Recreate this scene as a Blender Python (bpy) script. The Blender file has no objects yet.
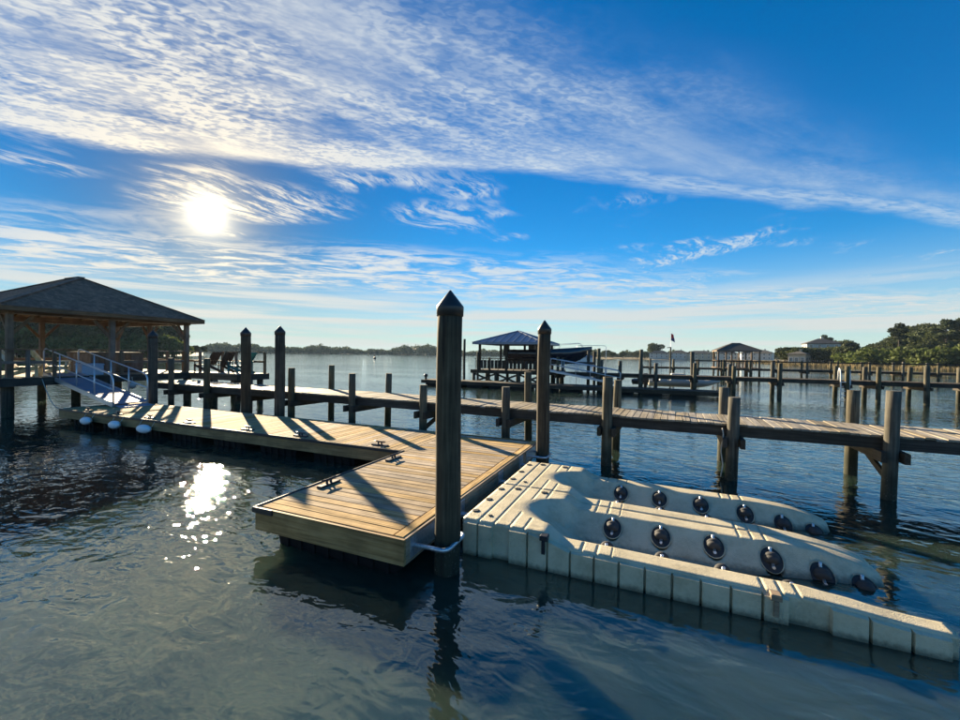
import bpy, math, random
import numpy as np
from mathutils import Matrix, Vector
random.seed(7); rng = np.random.default_rng(7)
S = bpy.context.scene
R = math.radians

# ------------------------------------------------------------------ camera
CAM_H = 2.5
pitch, roll = R(0.79), R(0.78)
fw = Vector((0, math.cos(pitch), -math.sin(pitch)))
up0 = Vector((0, math.sin(pitch), math.cos(pitch))); rt0 = Vector((1, 0, 0))
rt = math.cos(roll) * rt0 + math.sin(roll) * up0
up = -math.sin(roll) * rt0 + math.cos(roll) * up0
cd = bpy.data.cameras.new('camera'); cam = bpy.data.objects.new('camera', cd)
S.collection.objects.link(cam)
cam.matrix_world = Matrix(((rt.x, up.x, -fw.x, 0), (rt.y, up.y, -fw.y, 0), (rt.z, up.z, -fw.z, CAM_H), (0, 0, 0, 1)))
cd.sensor_width = 36; cd.lens = 36 * 410 / 960; cd.clip_start = 0.05; cd.clip_end = 20000
S.camera = cam

# ------------------------------------------------------------------ light and exposure
SUN_AZ, SUN_EL = R(-33.7), R(15.3)
sun_dir = Vector((math.sin(SUN_AZ) * math.cos(SUN_EL), math.cos(SUN_AZ) * math.cos(SUN_EL), math.sin(SUN_EL)))
ld = bpy.data.lights.new('sun', 'SUN'); ld.energy = 5.0; ld.angle = R(0.55); ld.color = (1.0, 0.82, 0.56)
lo = bpy.data.objects.new('sun', ld); S.collection.objects.link(lo)
lo.rotation_euler = sun_dir.to_track_quat('Z', 'Y').to_euler(); lo.location = (0, 0, 60)
vs = S.view_settings
vs.view_transform = 'Standard'; vs.look = 'None'; vs.exposure = 2.0; vs.gamma = 1.0; vs.use_curve_mapping = False
S.cycles.max_bounces = 8; S.cycles.transparent_max_bounces = 8
S.cycles.use_denoising = True
S.cycles.sample_clamp_indirect = 6.0

class NT:
    """tiny helper for node graphs"""
    def __init__(s, tree): s.t = tree; s.n = tree.nodes; s.l = tree.links
    def new(s, typ, **kw):
        n = s.n.new(typ)
        for k, v in kw.items(): setattr(n, k, v)
        return n
    def put(s, sock, v):
        if isinstance(v, bpy.types.NodeSocket): s.l.new(v, sock)
        elif v is not None: sock.default_value = v
    def m(s, op, a, b=None, c=None, clamp=False):
        n = s.new('ShaderNodeMath', operation=op); n.use_clamp = clamp
        s.put(n.inputs[0], a); s.put(n.inputs[1], b)
        if c is not None: s.put(n.inputs[2], c)
        return n.outputs[0]
    def vm(s, op, a, b=None):
        n = s.new('ShaderNodeVectorMath', operation=op); s.put(n.inputs[0], a); s.put(n.inputs[1], b)
        return n.outputs['Value'] if op in ('DOT_PRODUCT', 'LENGTH') else n.outputs[0]
    def xyz(s, x, y, z=0.0):
        n = s.new('ShaderNodeCombineXYZ')
        for i, v in enumerate((x, y, z)): s.put(n.inputs[i], v)
        return n.outputs[0]
    def sep(s, v):
        n = s.new('ShaderNodeSeparateXYZ'); s.put(n.inputs[0], v); return n.outputs
    def noise(s, vec, scale, detail=4, rough=0.5, dist=0.0, typ=None):
        n = s.new('ShaderNodeTexNoise'); s.put(n.inputs['Vector'], vec)
        n.inputs['Scale'].default_value = scale; n.inputs['Detail'].default_value = detail
        n.inputs['Roughness'].default_value = rough; n.inputs['Distortion'].default_value = dist
        if typ: n.noise_type = typ
        return n.outputs['Fac']
    def sstep(s, x, a, b, lo=0.0, hi=1.0):
        n = s.new('ShaderNodeMapRange', interpolation_type='SMOOTHSTEP')
        s.put(n.inputs[0], x); n.inputs[1].default_value = a; n.inputs[2].default_value = b
        n.inputs[3].default_value = lo; n.inputs[4].default_value = hi
        return n.outputs[0]
    def mix(s, f, a, b, blend='MIX'):
        n = s.new('ShaderNodeMix', data_type='RGBA', blend_type=blend)
        s.put(n.inputs[0], f); s.put(n.inputs[6], a); s.put(n.inputs[7], b)
        return n.outputs[2]
    def ramp(s, f, stops):
        n = s.new('ShaderNodeValToRGB'); s.put(n.inputs[0], f); e = n.color_ramp.elements
        e[0].position, e[0].color = stops[0][0], (*stops[0][1], 1); e[1].position, e[1].color = stops[-1][0], (*stops[-1][1], 1)
        for p, c in stops[1:-1]: k = e.new(p); k.color = (*c, 1)
        return n.outputs[0]

# ------------------------------------------------------------------ sky: nishita air + cloud sheet at one altitude
w = bpy.data.worlds.new('World'); S.world = w; w.use_nodes = True
g = NT(w.node_tree); g.n.clear()
sky = g.new('ShaderNodeTexSky', sky_type='NISHITA'); sky.sun_disc = False
sky.sun_elevation = SUN_EL; sky.sun_rotation = SUN_AZ; sky.air_density = 1.0; sky.dust_density = 0.0; sky.ozone_density = 4.0; sky.altitude = 0
hs = g.new('ShaderNodeHueSaturation'); hs.inputs['Saturation'].default_value = 1.30; g.put(hs.inputs['Color'], sky.outputs[0])
skyt = g.mix(1.0, hs.outputs[0], (0.52, 0.95, 1.03, 1), 'MULTIPLY')
geo = g.new('ShaderNodeTexCoord'); D = geo.outputs['Generated']
dx, dy, dz = g.sep(D)
dzc = g.m('MAXIMUM', dz, 0.012)
cx = g.m('DIVIDE', dx, dzc); cy = g.m('DIVIDE', dy, dzc)          # point on the cloud sheet
# band axes: a along, b across
ca, sa = math.cos(R(13)), math.sin(R(13))
a_ = g.m('ADD', g.m('MULTIPLY', cx, ca), g.m('MULTIPLY', cy, sa))
b_ = g.m('SUBTRACT', g.m('MULTIPLY', cy, ca), g.m('MULTIPLY', cx, sa))
P = g.xyz(a_, b_, 0)
warp = g.noise(g.xyz(g.m('MULTIPLY', a_, 0.5), b_, 3.1), 1.3, 5, 0.55)
bw = g.m('ADD', b_, g.m('MULTIPLY', g.m('SUBTRACT', warp, 0.5), 0.55))
# --- the great altocumulus band between two edges
fe = g.m('SUBTRACT', bw, g.sstep(a_, -0.2, 1.6, 0.22, -0.12))
far = g.sstep(fe, 2.02, 2.20, 1.0, 0.0)
nearline = g.m('ADD', 1.06, g.m('ADD', g.m('MULTIPLY', a_, 0.15), g.m('MULTIPLY', g.m('MINIMUM', a_, 0.0), 0.5)))
near = g.sstep(g.m('SUBTRACT', bw, nearline), -0.12, 0.50, 0.0, 1.0)
body = g.m('MULTIPLY', far, near)
rip = g.noise(g.xyz(g.m('ADD', g.m('MULTIPLY', a_, 24.0), g.m('MULTIPLY', warp, 7.0)), g.m('MULTIPLY', b_, 46.0), 0.7), 1.0, 3, 0.5, 0.5)
puff = g.noise(g.xyz(g.m('MULTIPLY', a_, 1.0), g.m('MULTIPLY', b_, 1.4), 5.0), 1.8, 5, 0.6, 0.3)
fine = g.noise(g.xyz(g.m('MULTIPLY', a_, 4.0), g.m('MULTIPLY', b_, 12.0), 9.0), 2.0, 5, 0.6, 0.5)
left = g.sstep(a_, -1.0, 2.2, 1.0, 0.40)
fib = g.noise(g.xyz(g.m('ADD', g.m('MULTIPLY', a_, 0.7), g.m('MULTIPLY', b_, 0.9)), g.m('SUBTRACT', g.m('MULTIPLY', b_, 3.2), g.m('MULTIPLY', a_, 1.1)), 2.0), 1.7, 7, 0.62, 0.25)
rpz = g.sstep(g.noise(g.xyz(a_, g.m('MULTIPLY', b_, 1.5), 8.0), 1.1, 3, 0.5), 0.38, 0.60)
veil = g.m('ADD', 0.10, g.m('ADD', g.m('MULTIPLY', g.sstep(puff, 0.30, 0.66), 0.42), g.m('MULTIPLY', g.sstep(fib, 0.36, 0.64), 0.52)))
tex = g.m('MULTIPLY', veil, g.m('ADD', 0.80, g.m('MULTIPLY', g.m('MULTIPLY', g.m('SUBTRACT', g.sstep(rip, 0.34, 0.66), 0.35), g.sstep(a_, -0.6, 1.8, 0.80, 0.25)), g.m('ADD', 0.25, rpz))))
edgeb = g.m('MULTIPLY', g.sstep(fe, 1.7, 2.05, 0.0, 1.0), far)
dens1 = g.m('MULTIPLY', body, g.m('MULTIPLY', g.m('ADD', tex, g.m('MULTIPLY', edgeb, 0.35)), left))
# --- thin streak carrying the far edge on to the right
stre = g.m('MULTIPLY', g.sstep(g.m('ABSOLUTE', g.m('SUBTRACT', bw, 2.06)), 0.0, 0.17, 1.0, 0.0), g.sstep(a_, 0.3, 1.6, 0.0, 0.62))
stre = g.m('MULTIPLY', stre, g.sstep(fine, 0.25, 0.65, 0.25, 1.0))
# --- low wispy band, stretched along its length
lowc = g.m('ADD', 5.6, g.m('MULTIPLY', a_, 0.05))
lw = g.noise(g.xyz(g.m('MULTIPLY', a_, 0.55), g.m('MULTIPLY', b_, 1.0), 2.2), 1.0, 4, 0.5)
lowd = g.m('ABSOLUTE', g.m('SUBTRACT', g.m('ADD', b_, g.m('MULTIPLY', g.m('SUBTRACT', lw, 0.5), 2.2)), lowc))
lowm = g.sstep(lowd, 0.6, 2.1, 1.0, 0.0)
lf = g.noise(g.xyz(g.m('MULTIPLY', a_, 1.3), g.m('ADD', g.m('MULTIPLY', b_, 2.4), g.m('MULTIPLY', lw, 2.0)), 4.4), 1.5, 7, 0.66, 0.5)
dens2 = g.m('MULTIPLY', lowm, g.sstep(lf, 0.40, 0.62, 0.0, 0.9))
# --- cirrus hooks here and there
cw = g.noise(g.xyz(g.m('MULTIPLY', a_, 0.8), g.m('MULTIPLY', b_, 0.8), 11.0), 1.4, 3, 0.5)
hk = g.noise(g.xyz(g.m('ADD', g.m('MULTIPLY', a_, 1.9), g.m('MULTIPLY', b_, 1.9)), g.m('ADD', g.m('SUBTRACT', g.m('MULTIPLY', b_, 5.5), g.m('MULTIPLY', a_, 5.5)), g.m('MULTIPLY', cw, 4.0)), 1.0), 1.5, 7, 0.68, 0.12)
hm = g.m('MULTIPLY', g.sstep(cw, 0.50, 0.66), g.sstep(b_, 1.9, 2.6, 0.0, 1.0))
hm = g.m('MULTIPLY', hm, g.sstep(b_, 4.2, 5.5, 1.0, 0.25))
def patch(x, y, rx, ry):
    q = g.m('ADD', g.m('POWER', g.m('DIVIDE', g.m('SUBTRACT', cx, x), rx), 2.0), g.m('POWER', g.m('DIVIDE', g.m('SUBTRACT', cy, y), ry), 2.0))
    return g.sstep(q, 0.15, 1.0, 1.0, 0.0)
hm = g.m('MAXIMUM', hm, g.m('MAXIMUM', patch(-1.60, 2.80, 0.85, 0.50), g.m('MULTIPLY', patch(-0.3, 3.0, 0.45, 0.4), 0.7)))
dens3 = g.m('MULTIPLY', hm, g.sstep(hk, 0.42, 0.66, 0.0, 0.9))
# --- horizon streaks
hz = g.noise(g.xyz(g.m('MULTIPLY', dx, 2.2), g.m('MULTIPLY', dz, 46.0), g.m('MULTIPLY', dy, 2.2)), 1.0, 5, 0.55, 0.4)
dens4 = g.m('MULTIPLY', g.m('MULTIPLY', g.sstep(hz, 0.40, 0.60, 0.0, 0.85), g.sstep(dz, 0.0, 0.02, 0.3, 1.0)), g.sstep(dz, 0.10, 0.18, 1.0, 0.0))
dens = g.m('MAXIMUM', g.m('MAXIMUM', dens1, stre), g.m('MAXIMUM', g.m('MAXIMUM', dens2, dens3), dens4), clamp=True)
dens = g.m('MINIMUM', dens, 0.92)
# --- light in the air and on the clouds near the sun
cosang = g.vm('DOT_PRODUCT', g.vm('NORMALIZE', D), tuple(sun_dir))
ang = g.m('MULTIPLY', g.m('ARCCOSINE', g.m('MINIMUM', cosang, 0.999999)), 57.29578)
nearsun = g.m('POWER', 2.718, g.m('MULTIPLY', ang, -1 / 16.0))
kf = g.m('SUBTRACT', 1.0, g.m('MULTIPLY', g.m('POWER', 2.718, g.m('MULTIPLY', ang, -1 / 34.0)), 0.80))
skyc = g.mix(1.0, skyt, g.xyz(kf, kf, kf), 'MULTIPLY')
CL = 3.9
cloudc = g.mix(g.m('MINIMUM', g.m('MULTIPLY', nearsun, 1.3), 1.0), (CL * 0.78, CL * 0.93, CL * 1.06, 1), (CL * 1.55, CL * 1.36, CL * 1.05, 1))
lowwarm = g.sstep(dz, 0.03, 0.25, 1.0, 0.0)
cloudc = g.mix(g.m('MULTIPLY', lowwarm, 0.6), cloudc, (CL * 1.12, CL * 1.03, CL * 0.88, 1))
col = g.mix(dens, skyc, cloudc)
haze_f = g.sstep(dz, -0.02, 0.25, 0.74, 0.0)
col = g.mix(haze_f, col, (CL * 0.86, CL * 0.91, CL * 0.89, 1))
# aureole of the veiled sun
disc = g.m('MULTIPLY', g.m('POWER', 2.718, g.m('MULTIPLY', ang, -1 / 0.85)), 24.0)
halo = g.m('MULTIPLY', g.m('POWER', 2.718, g.m('MULTIPLY', ang, -1 / 3.0)), 4.0)
halo2 = g.m('MULTIPLY', g.m('POWER', 2.718, g.m('MULTIPLY', ang, -1 / 9.0)), 0.45)
glow = g.vm('ADD', g.vm('MULTIPLY', g.xyz(1.0, 0.90, 0.66), g.xyz(disc, disc, disc)), g.vm('ADD', g.vm('MULTIPLY', g.xyz(1.0, 0.78, 0.38), g.xyz(halo, halo, halo)), g.vm('MULTIPLY', g.xyz(1.0, 0.86, 0.6), g.xyz(halo2, halo2, halo2))))
col = g.vm('ADD', col, glow)
bg = g.new('ShaderNodeBackground'); bg.inputs['Strength'].default_value = 0.050; g.put(bg.inputs['Color'], col)
out = g.new('ShaderNodeOutputWorld'); g.l.new(bg.outputs[0], out.inputs[0])

# ------------------------------------------------------------------ materials
MATS = {}
def mat(name, color=(0.5, 0.5, 0.5), rough=0.6, metal=0.0, build=None, spec=0.5):
    if name in MATS: return MATS[name]
    m = bpy.data.materials.new(name); m.use_nodes = True
    n = NT(m.node_tree); b = m.node_tree.nodes['Principled BSDF']
    b.inputs['Base Color'].default_value = (*color, 1); b.inputs['Roughness'].default_value = rough
    b.inputs['Metallic'].default_value = metal; b.inputs['Specular IOR Level'].default_value = spec
    if build: build(n, b)
    MATS[name] = m; return m

def bump(n, b, h, dist, strength=1.0):
    k = n.new('ShaderNodeBump'); n.put(k.inputs['Height'], h); k.inputs['Distance'].default_value = dist; k.inputs['Strength'].default_value = strength
    n.l.new(k.outputs[0], b.inputs['Normal'])

def wood(name, c1, c2, c3, axis='X', rough=0.75, vary=0.3, algae=0.0, grain=1.0, spec=0.3, crack=0.35):
    """weathered timber; grain runs along the given local axis, tone changes from piece to piece"""
    def build(n, b):
        tc = n.new('ShaderNodeTexCoord'); oi = n.new('ShaderNodeObjectInfo')
        off = n.m('MULTIPLY', oi.outputs['Random'], 53.0)
        x, y, z = n.sep(tc.outputs['Object'])
        lo_, hi_ = 1.2 * grain, 34.0 * grain
        sc = {'X': (lo_, hi_, hi_), 'Y': (hi_, lo_, hi_), 'Z': (hi_, hi_, lo_)}[axis]
        v = n.xyz(n.m('ADD', n.m('MULTIPLY', x, sc[0]), off), n.m('ADD', n.m('MULTIPLY', y, sc[1]), off), n.m('MULTIPLY', z, sc[2]))
        gr = n.noise(v, 1.0, 5, 0.6, 0.4)
        bl = n.noise(n.vm('ADD', tc.outputs['Object'], n.xyz(off, off, off)), 2.3, 4, 0.6)
        c = n.ramp(gr, [(0.28, c1), (0.5, c2), (0.74, c3)])
        dark = n.sstep(bl, 0.35, 0.72, 0.72, 1.12)
        c = n.mix(1.0, c, n.xyz(dark, dark, dark), 'MULTIPLY')
        tone = n.m('ADD', 1.0 - vary / 2, n.m('MULTIPLY', oi.outputs['Random'], vary))
        hsv = n.new('ShaderNodeHueSaturation'); n.put(hsv.inputs['Color'], c); n.put(hsv.inputs['Value'], tone)
        n.put(hsv.inputs['Saturation'], n.m('ADD', 0.55, n.m('MULTIPLY', n.m('FRACT', n.m('MULTIPLY', oi.outputs['Random'], 7.31)), 0.6)))
        c = hsv.outputs[0]
        if algae:
            gp = n.new('ShaderNodeNewGeometry'); px, py, pz = n.sep(gp.outputs['Position'])
            wav = n.noise(gp.outputs['Position'], 5.0, 4, 0.6)
            wet = n.sstep(n.m('ADD', pz, n.m('MULTIPLY', wav, 0.35)), algae * 0.75, algae + 0.3, 1.0, 0.0)
            c = n.mix(n.m('MULTIPLY', wet, 0.85), c, (0.022, 0.026, 0.016, 1))
            vo = n.new('ShaderNodeTexVoronoi'); vo.inputs['Scale'].default_value = 42.0; n.put(vo.inputs['Vector'], gp.outputs['Position'])
            bar = n.m('MULTIPLY', n.sstep(vo.outputs['Distance'], 0.18, 0.34, 1.0, 0.0), n.m('MULTIPLY', n.sstep(n.m('ADD', pz, n.m('MULTIPLY', wav, 0.5)), 0.55, 0.80, 1.0, 0.0), n.sstep(wav, 0.42, 0.6)))
            c = n.mix(n.m('MULTIPLY', bar, 0.75), c, (0.20, 0.19, 0.16, 1))
        n.put(b.inputs['Base Color'], c)
        ck_ = n.sstep(n.noise(n.vm('MULTIPLY', v, (1.0, 1.0, 1.0)), 0.45, 3, 0.5, 0.2), 0.60, 0.66)
        n.put(b.inputs['Base Color'], n.mix(n.m('MULTIPLY', ck_, crack), c, (0.02, 0.016, 0.012, 1)))
        bump(n, b, n.m('SUBTRACT', gr, n.m('MULTIPLY', ck_, crack)), 0.005, 0.9)
    return mat(name, rough=rough, build=build, spec=spec)

deck_a, deck_b, deck_c = (0.20, 0.13, 0.055), (0.44, 0.30, 0.14), (0.55, 0.41, 0.22)
WDX = wood('deck_wood_x', deck_a, deck_b, deck_c, 'X', 0.85, 0.5, spec=0.08)
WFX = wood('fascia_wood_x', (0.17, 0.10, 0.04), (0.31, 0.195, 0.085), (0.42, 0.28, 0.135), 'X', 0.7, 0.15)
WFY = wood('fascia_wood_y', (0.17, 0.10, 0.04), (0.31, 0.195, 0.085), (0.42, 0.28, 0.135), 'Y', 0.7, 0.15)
WGX = wood('grey_plank_x', (0.15, 0.12, 0.08), (0.29, 0.24, 0.16), (0.40, 0.34, 0.24), 'X', 0.75, 0.45)
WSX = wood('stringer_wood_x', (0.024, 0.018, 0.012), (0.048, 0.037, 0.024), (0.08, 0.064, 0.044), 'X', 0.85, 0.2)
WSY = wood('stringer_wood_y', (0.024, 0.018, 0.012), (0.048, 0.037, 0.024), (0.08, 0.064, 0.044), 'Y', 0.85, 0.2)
WPZ = wood('piling_wood', (0.032, 0.026, 0.017), (0.066, 0.053, 0.034), (0.11, 0.09, 0.06), 'Z', 0.9, 0.25, algae=0.55, crack=0.8)
WPZ2 = wood('pier_pile_wood', (0.05, 0.042, 0.026), (0.10, 0.086, 0.052), (0.17, 0.15, 0.095), 'Z', 0.9, 0.3, algae=0.6, crack=0.8)
WBZ = wood('brown_post_wood', (0.09, 0.055, 0.03), (0.17, 0.105, 0.06), (0.24, 0.16, 0.095), 'Z', 0.75, 0.2)
WBX = wood('brown_beam_x', (0.09, 0.055, 0.03), (0.17, 0.105, 0.06), (0.24, 0.16, 0.095), 'X', 0.75, 0.2)
WBY = wood('brown_beam_y', (0.09, 0.055, 0.03), (0.17, 0.105, 0.06), (0.24, 0.16, 0.095), 'Y', 0.75, 0.2)
CHAIRW = wood('chair_cedar', (0.50, 0.37, 0.16), (0.70, 0.55, 0.28), (0.78, 0.64, 0.36), 'Z', 0.6, 0.2)
BLACKR = mat('black_rubber', (0.018, 0.018, 0.02), 0.55)
BLACKP = mat('black_float_plastic', (0.009, 0.009, 0.010), 0.7, spec=0.15)
CAPM = mat('black_cap_plastic', (0.022, 0.021, 0.020), 0.42)
def _galv(n, b):
    tc = n.new('ShaderNodeTexCoord'); f = n.noise(tc.outputs['Object'], 40, 3)
    n.put(b.inputs['Base Color'], n.ramp(f, [(0.3, (0.42, 0.45, 0.48)), (0.7, (0.66, 0.69, 0.72))])); n.put(b.inputs['Roughness'], n.m('ADD', 0.3, n.m('MULTIPLY', f, 0.25)))
GALV = mat('galvanised_steel', metal=0.85, build=_galv)
ALU = mat('brushed_aluminium', (0.55, 0.57, 0.60), 0.42, 0.75)
ALUD = mat('ramp_deck_aluminium', (0.26, 0.28, 0.36), 0.5, 0.3)
WHITEP = mat('white_vinyl', (0.72, 0.74, 0.76), 0.35)
WHITE = mat('white_paint', (0.75, 0.75, 0.73), 0.5)
ROPE = mat('pale_rope', (0.45, 0.42, 0.36), 0.9)
TEAL = mat('teal_paint', (0.01, 0.11, 0.105), 0.5)
DARKM = mat('dark_metal', (0.03, 0.03, 0.033), 0.45, 0.4)
NAVY = mat('navy_gelcoat', (0.012, 0.015, 0.026), 0.15, spec=0.6)
COOL = mat('pale_blue_plastic', (0.28, 0.36, 0.46), 0.5)
GLASS = mat('window_glass', (0.05, 0.07, 0.09), 0.08, spec=0.8)
BUOYG = mat('grey_buoy', (0.35, 0.34, 0.33), 0.5)
RED = mat('flag_red', (0.45, 0.03, 0.04), 0.8)
BLUEF = mat('flag_blue', (0.02, 0.03, 0.14), 0.8)
def _port(n, b):
    tc = n.new('ShaderNodeTexCoord')
    f = n.noise(tc.outputs['Object'], 3.0, 6, 0.65); f2 = n.noise(tc.outputs['Object'], 26.0, 4, 0.6); f3 = n.noise(tc.outputs['Object'], 110.0, 2)
    x, y, z = n.sep(tc.outputs['Object'])
    scr = n.noise(n.xyz(n.m('MULTIPLY', x, 5.0), n.m('MULTIPLY', y, 40.0), n.m('MULTIPLY', z, 40.0)), 2.0, 4, 0.6, 1.5)
    c = n.ramp(f, [(0.3, (0.43, 0.37, 0.235)), (0.55, (0.56, 0.49, 0.325)), (0.8, (0.62, 0.55, 0.385))])
    d = n.sstep(n.m('ADD', n.m('MULTIPLY', f2, 0.5), n.m('MULTIPLY', f, 0.5)), 0.32, 0.56, 0.86, 1.0)
    c = n.mix(1.0, c, n.xyz(d, d, d), 'MULTIPLY')
    c = n.mix(n.sstep(scr, 0.66, 0.72, 0.0, 0.35), c, (0.62, 0.60, 0.52, 1))
    gp = n.new('ShaderNodeNewGeometry'); px, py, pz = n.sep(gp.outputs['Position'])
    wet = n.sstep(n.m('ADD', pz, n.m('MULTIPLY', f2, 0.06)), 0.03, 0.11, 1.0, 0.0)
    c = n.mix(n.m('MULTIPLY', wet, 0.8), c, (0.05, 0.055, 0.035, 1))
    n.put(b.inputs['Base Color'], c)
    vo = n.new('ShaderNodeTexVoronoi'); vo.inputs['Scale'].default_value = 75.0; n.put(vo.inputs['Vector'], tc.outputs['Object'])
    bump(n, b, n.m('ADD', n.m('ADD', f3, n.m('MULTIPLY', f2, 1.5)), n.m('MULTIPLY', n.sstep(vo.outputs['Distance'], 0.2, 0.5), 0.8)), 0.003, 0.8)
PORT = mat('beige_polyethylene', rough=0.5, build=_port)
ROLL = mat('charcoal_roller', (0.05, 0.05, 0.05), 0.75, spec=0.25)
def _shing(n, b):
    tc = n.new('ShaderNodeTexCoord')
    f = n.noise(tc.outputs['Object'], 9.0, 4, 0.7)
    br = n.new('ShaderNodeTexVoronoi'); br.inputs['Scale'].default_value = 5.0; n.put(br.inputs['Vector'], tc.outputs['Object'])
    c = n.ramp(f, [(0.3, (0.14, 0.078, 0.05)), (0.7, (0.27, 0.16, 0.105))])
    bk = n.sep(br.outputs['Color'])[0]; bk = n.m('ADD', 0.75, n.m('MULTIPLY', bk, 0.5)); c = n.mix(1.0, c, n.xyz(bk, bk, bk), 'MULTIPLY')
    n.put(b.inputs['Base Color'], c); bump(n, b, f, 0.02)
SHING = mat('asphalt_shingle', rough=0.9, build=_shing)
METROOF = mat('blue_grey_metal_roof', (0.16, 0.20, 0.27), 0.38, 0.5)
DROOF = mat('dark_house_roof', (0.06, 0.055, 0.05), 0.85)
SIDING = mat('white_siding', (0.62, 0.62, 0.60), 0.7)
SIDING2 = mat('pale_siding', (0.42, 0.42, 0.38), 0.7)
SIDING3 = mat('tan_siding', (0.42, 0.34, 0.24), 0.7)

def foliage(name, a, b2, c3):
    def build(n, b):
        tc = n.new('ShaderNodeTexCoord'); oi = n.new('ShaderNodeObjectInfo')
        f = n.noise(tc.outputs['Object'], 0.55, 4, 0.6)
        c = n.ramp(f, [(0.3, a), (0.52, b2), (0.72, c3)])
        k = n.m('ADD', 0.75, n.m('MULTIPLY', oi.outputs['Random'], 0.55))
        c = n.mix(1.0, c, n.xyz(k, k, k), 'MULTIPLY')
        n.put(b.inputs['Base Color'], c)
        tr = n.new('ShaderNodeBsdfTranslucent'); n.put(tr.inputs[0], c)
        mx = n.new('ShaderNodeMixShader'); mx.inputs[0].default_value = 0.3
        n.l.new(b.outputs[0], mx.inputs[1]); n.l.new(tr.outputs[0], mx.inputs[2])
        o = [q for q in n.n if q.type == 'OUTPUT_MATERIAL'][0]; n.l.new(mx.outputs[0], o.inputs[0])
    return mat(name, rough=0.7, build=build, spec=0.2)
LEAF1 = foliage('oak_leaves', (0.025, 0.035, 0.014), (0.05, 0.062, 0.02), (0.085, 0.095, 0.028))
LEAF2 = foliage('pine_needles', (0.02, 0.032, 0.016), (0.038, 0.05, 0.022), (0.06, 0.07, 0.03))
LEAF3 = foliage('olive_shrub_leaves', (0.045, 0.065, 0.015), (0.085, 0.11, 0.024), (0.125, 0.15, 0.036))
BARK = mat('bark', (0.06, 0.048, 0.036), 0.9)
def _marsh(n, b):
    tc = n.new('ShaderNodeTexCoord'); f = n.noise(tc.outputs['Object'], 0.12, 5, 0.6); f2 = n.noise(tc.outputs['Object'], 1.4, 3)
    c = n.ramp(f, [(0.3, (0.10, 0.085, 0.03)), (0.5, (0.20, 0.145, 0.06)), (0.75, (0.30, 0.225, 0.11))])
    n.put(b.inputs['Base Color'], n.mix(n.m('MULTIPLY', f2, 0.5), c, (0.09, 0.08, 0.035, 1)))
MARSH = mat('marsh_grass', rough=0.95, build=_marsh)

def _water(n, b):
    tc = n.new('ShaderNodeTexCoord'); Pw = tc.outputs['Object']
    x, y, z = n.sep(Pw)
    rot = R(-28)
    xr = n.m('ADD', n.m('MULTIPLY', x, math.cos(rot)), n.m('MULTIPLY', y, math.sin(rot)))
    yr = n.m('SUBTRACT', n.m('MULTIPLY', y, math.cos(rot)), n.m('MULTIPLY', x, math.sin(rot)))
    n1 = n.noise(n.xyz(n.m('MULTIPLY', xr, 0.62), yr, 0.0), 1.0, 2, 0.45, 0.5)
    n2 = n.noise(n.xyz(n.m('MULTIPLY', xr, 1.7), n.m('MULTIPLY', yr, 2.9), 3.0), 1.0, 2, 0.45, 1.0)
    n3 = n.noise(n.xyz(n.m('MULTIPLY', x, 6.0), n.m('MULTIPLY', yr, 9.0), 7.0), 1.0, 2, 0.5, 0.6)
    patch_ = n.sstep(n.noise(n.xyz(n.m('MULTIPLY', xr, 0.03), n.m('MULTIPLY', yr, 0.11), 1.0), 1.0, 3, 0.6), 0.34, 0.66, 0.45, 1.1)
    n4 = n.noise(n.xyz(n.m('MULTIPLY', xr, 3.4), n.m('MULTIPLY', yr, 5.2), 9.0), 1.0, 2, 0.5, 0.8)
    h = n.m('ADD', n.m('ADD', n.m('MULTIPLY', n1, 0.020), n.m('MULTIPLY', n4, 0.009)), n.m('ADD', n.m('MULTIPLY', n2, 0.022), n.m('MULTIPLY', n3, 0.0028)))
    h = n.m('MULTIPLY', h, patch_)
    bump(n, b, h, 1.0, 1.0)
    silt = n.noise(n.xyz(n.m('MULTIPLY', xr, 0.5), n.m('MULTIPLY', yr, 1.0), 5.0), 0.9, 5, 0.6, 1.0)
    n.put(b.inputs['Base Color'], n.ramp(silt, [(0.3, (0.016, 0.032, 0.024)), (0.7, (0.038, 0.060, 0.044))]))
    b.inputs['Specular Tint'].default_value = (0.95, 1.0, 0.86, 1); b.inputs['IOR'].default_value = 1.68; b.inputs['Subsurface Weight'].default_value = 1.0; b.inputs['Subsurface Radius'].default_value = (0.9, 1.5, 1.3); b.inputs['Subsurface Scale'].default_value = 1.0; b.inputs['Roughness'].default_value = 0.012
WATER = mat('estuary_water', rough=0.012, build=_water, spec=1.0)

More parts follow.
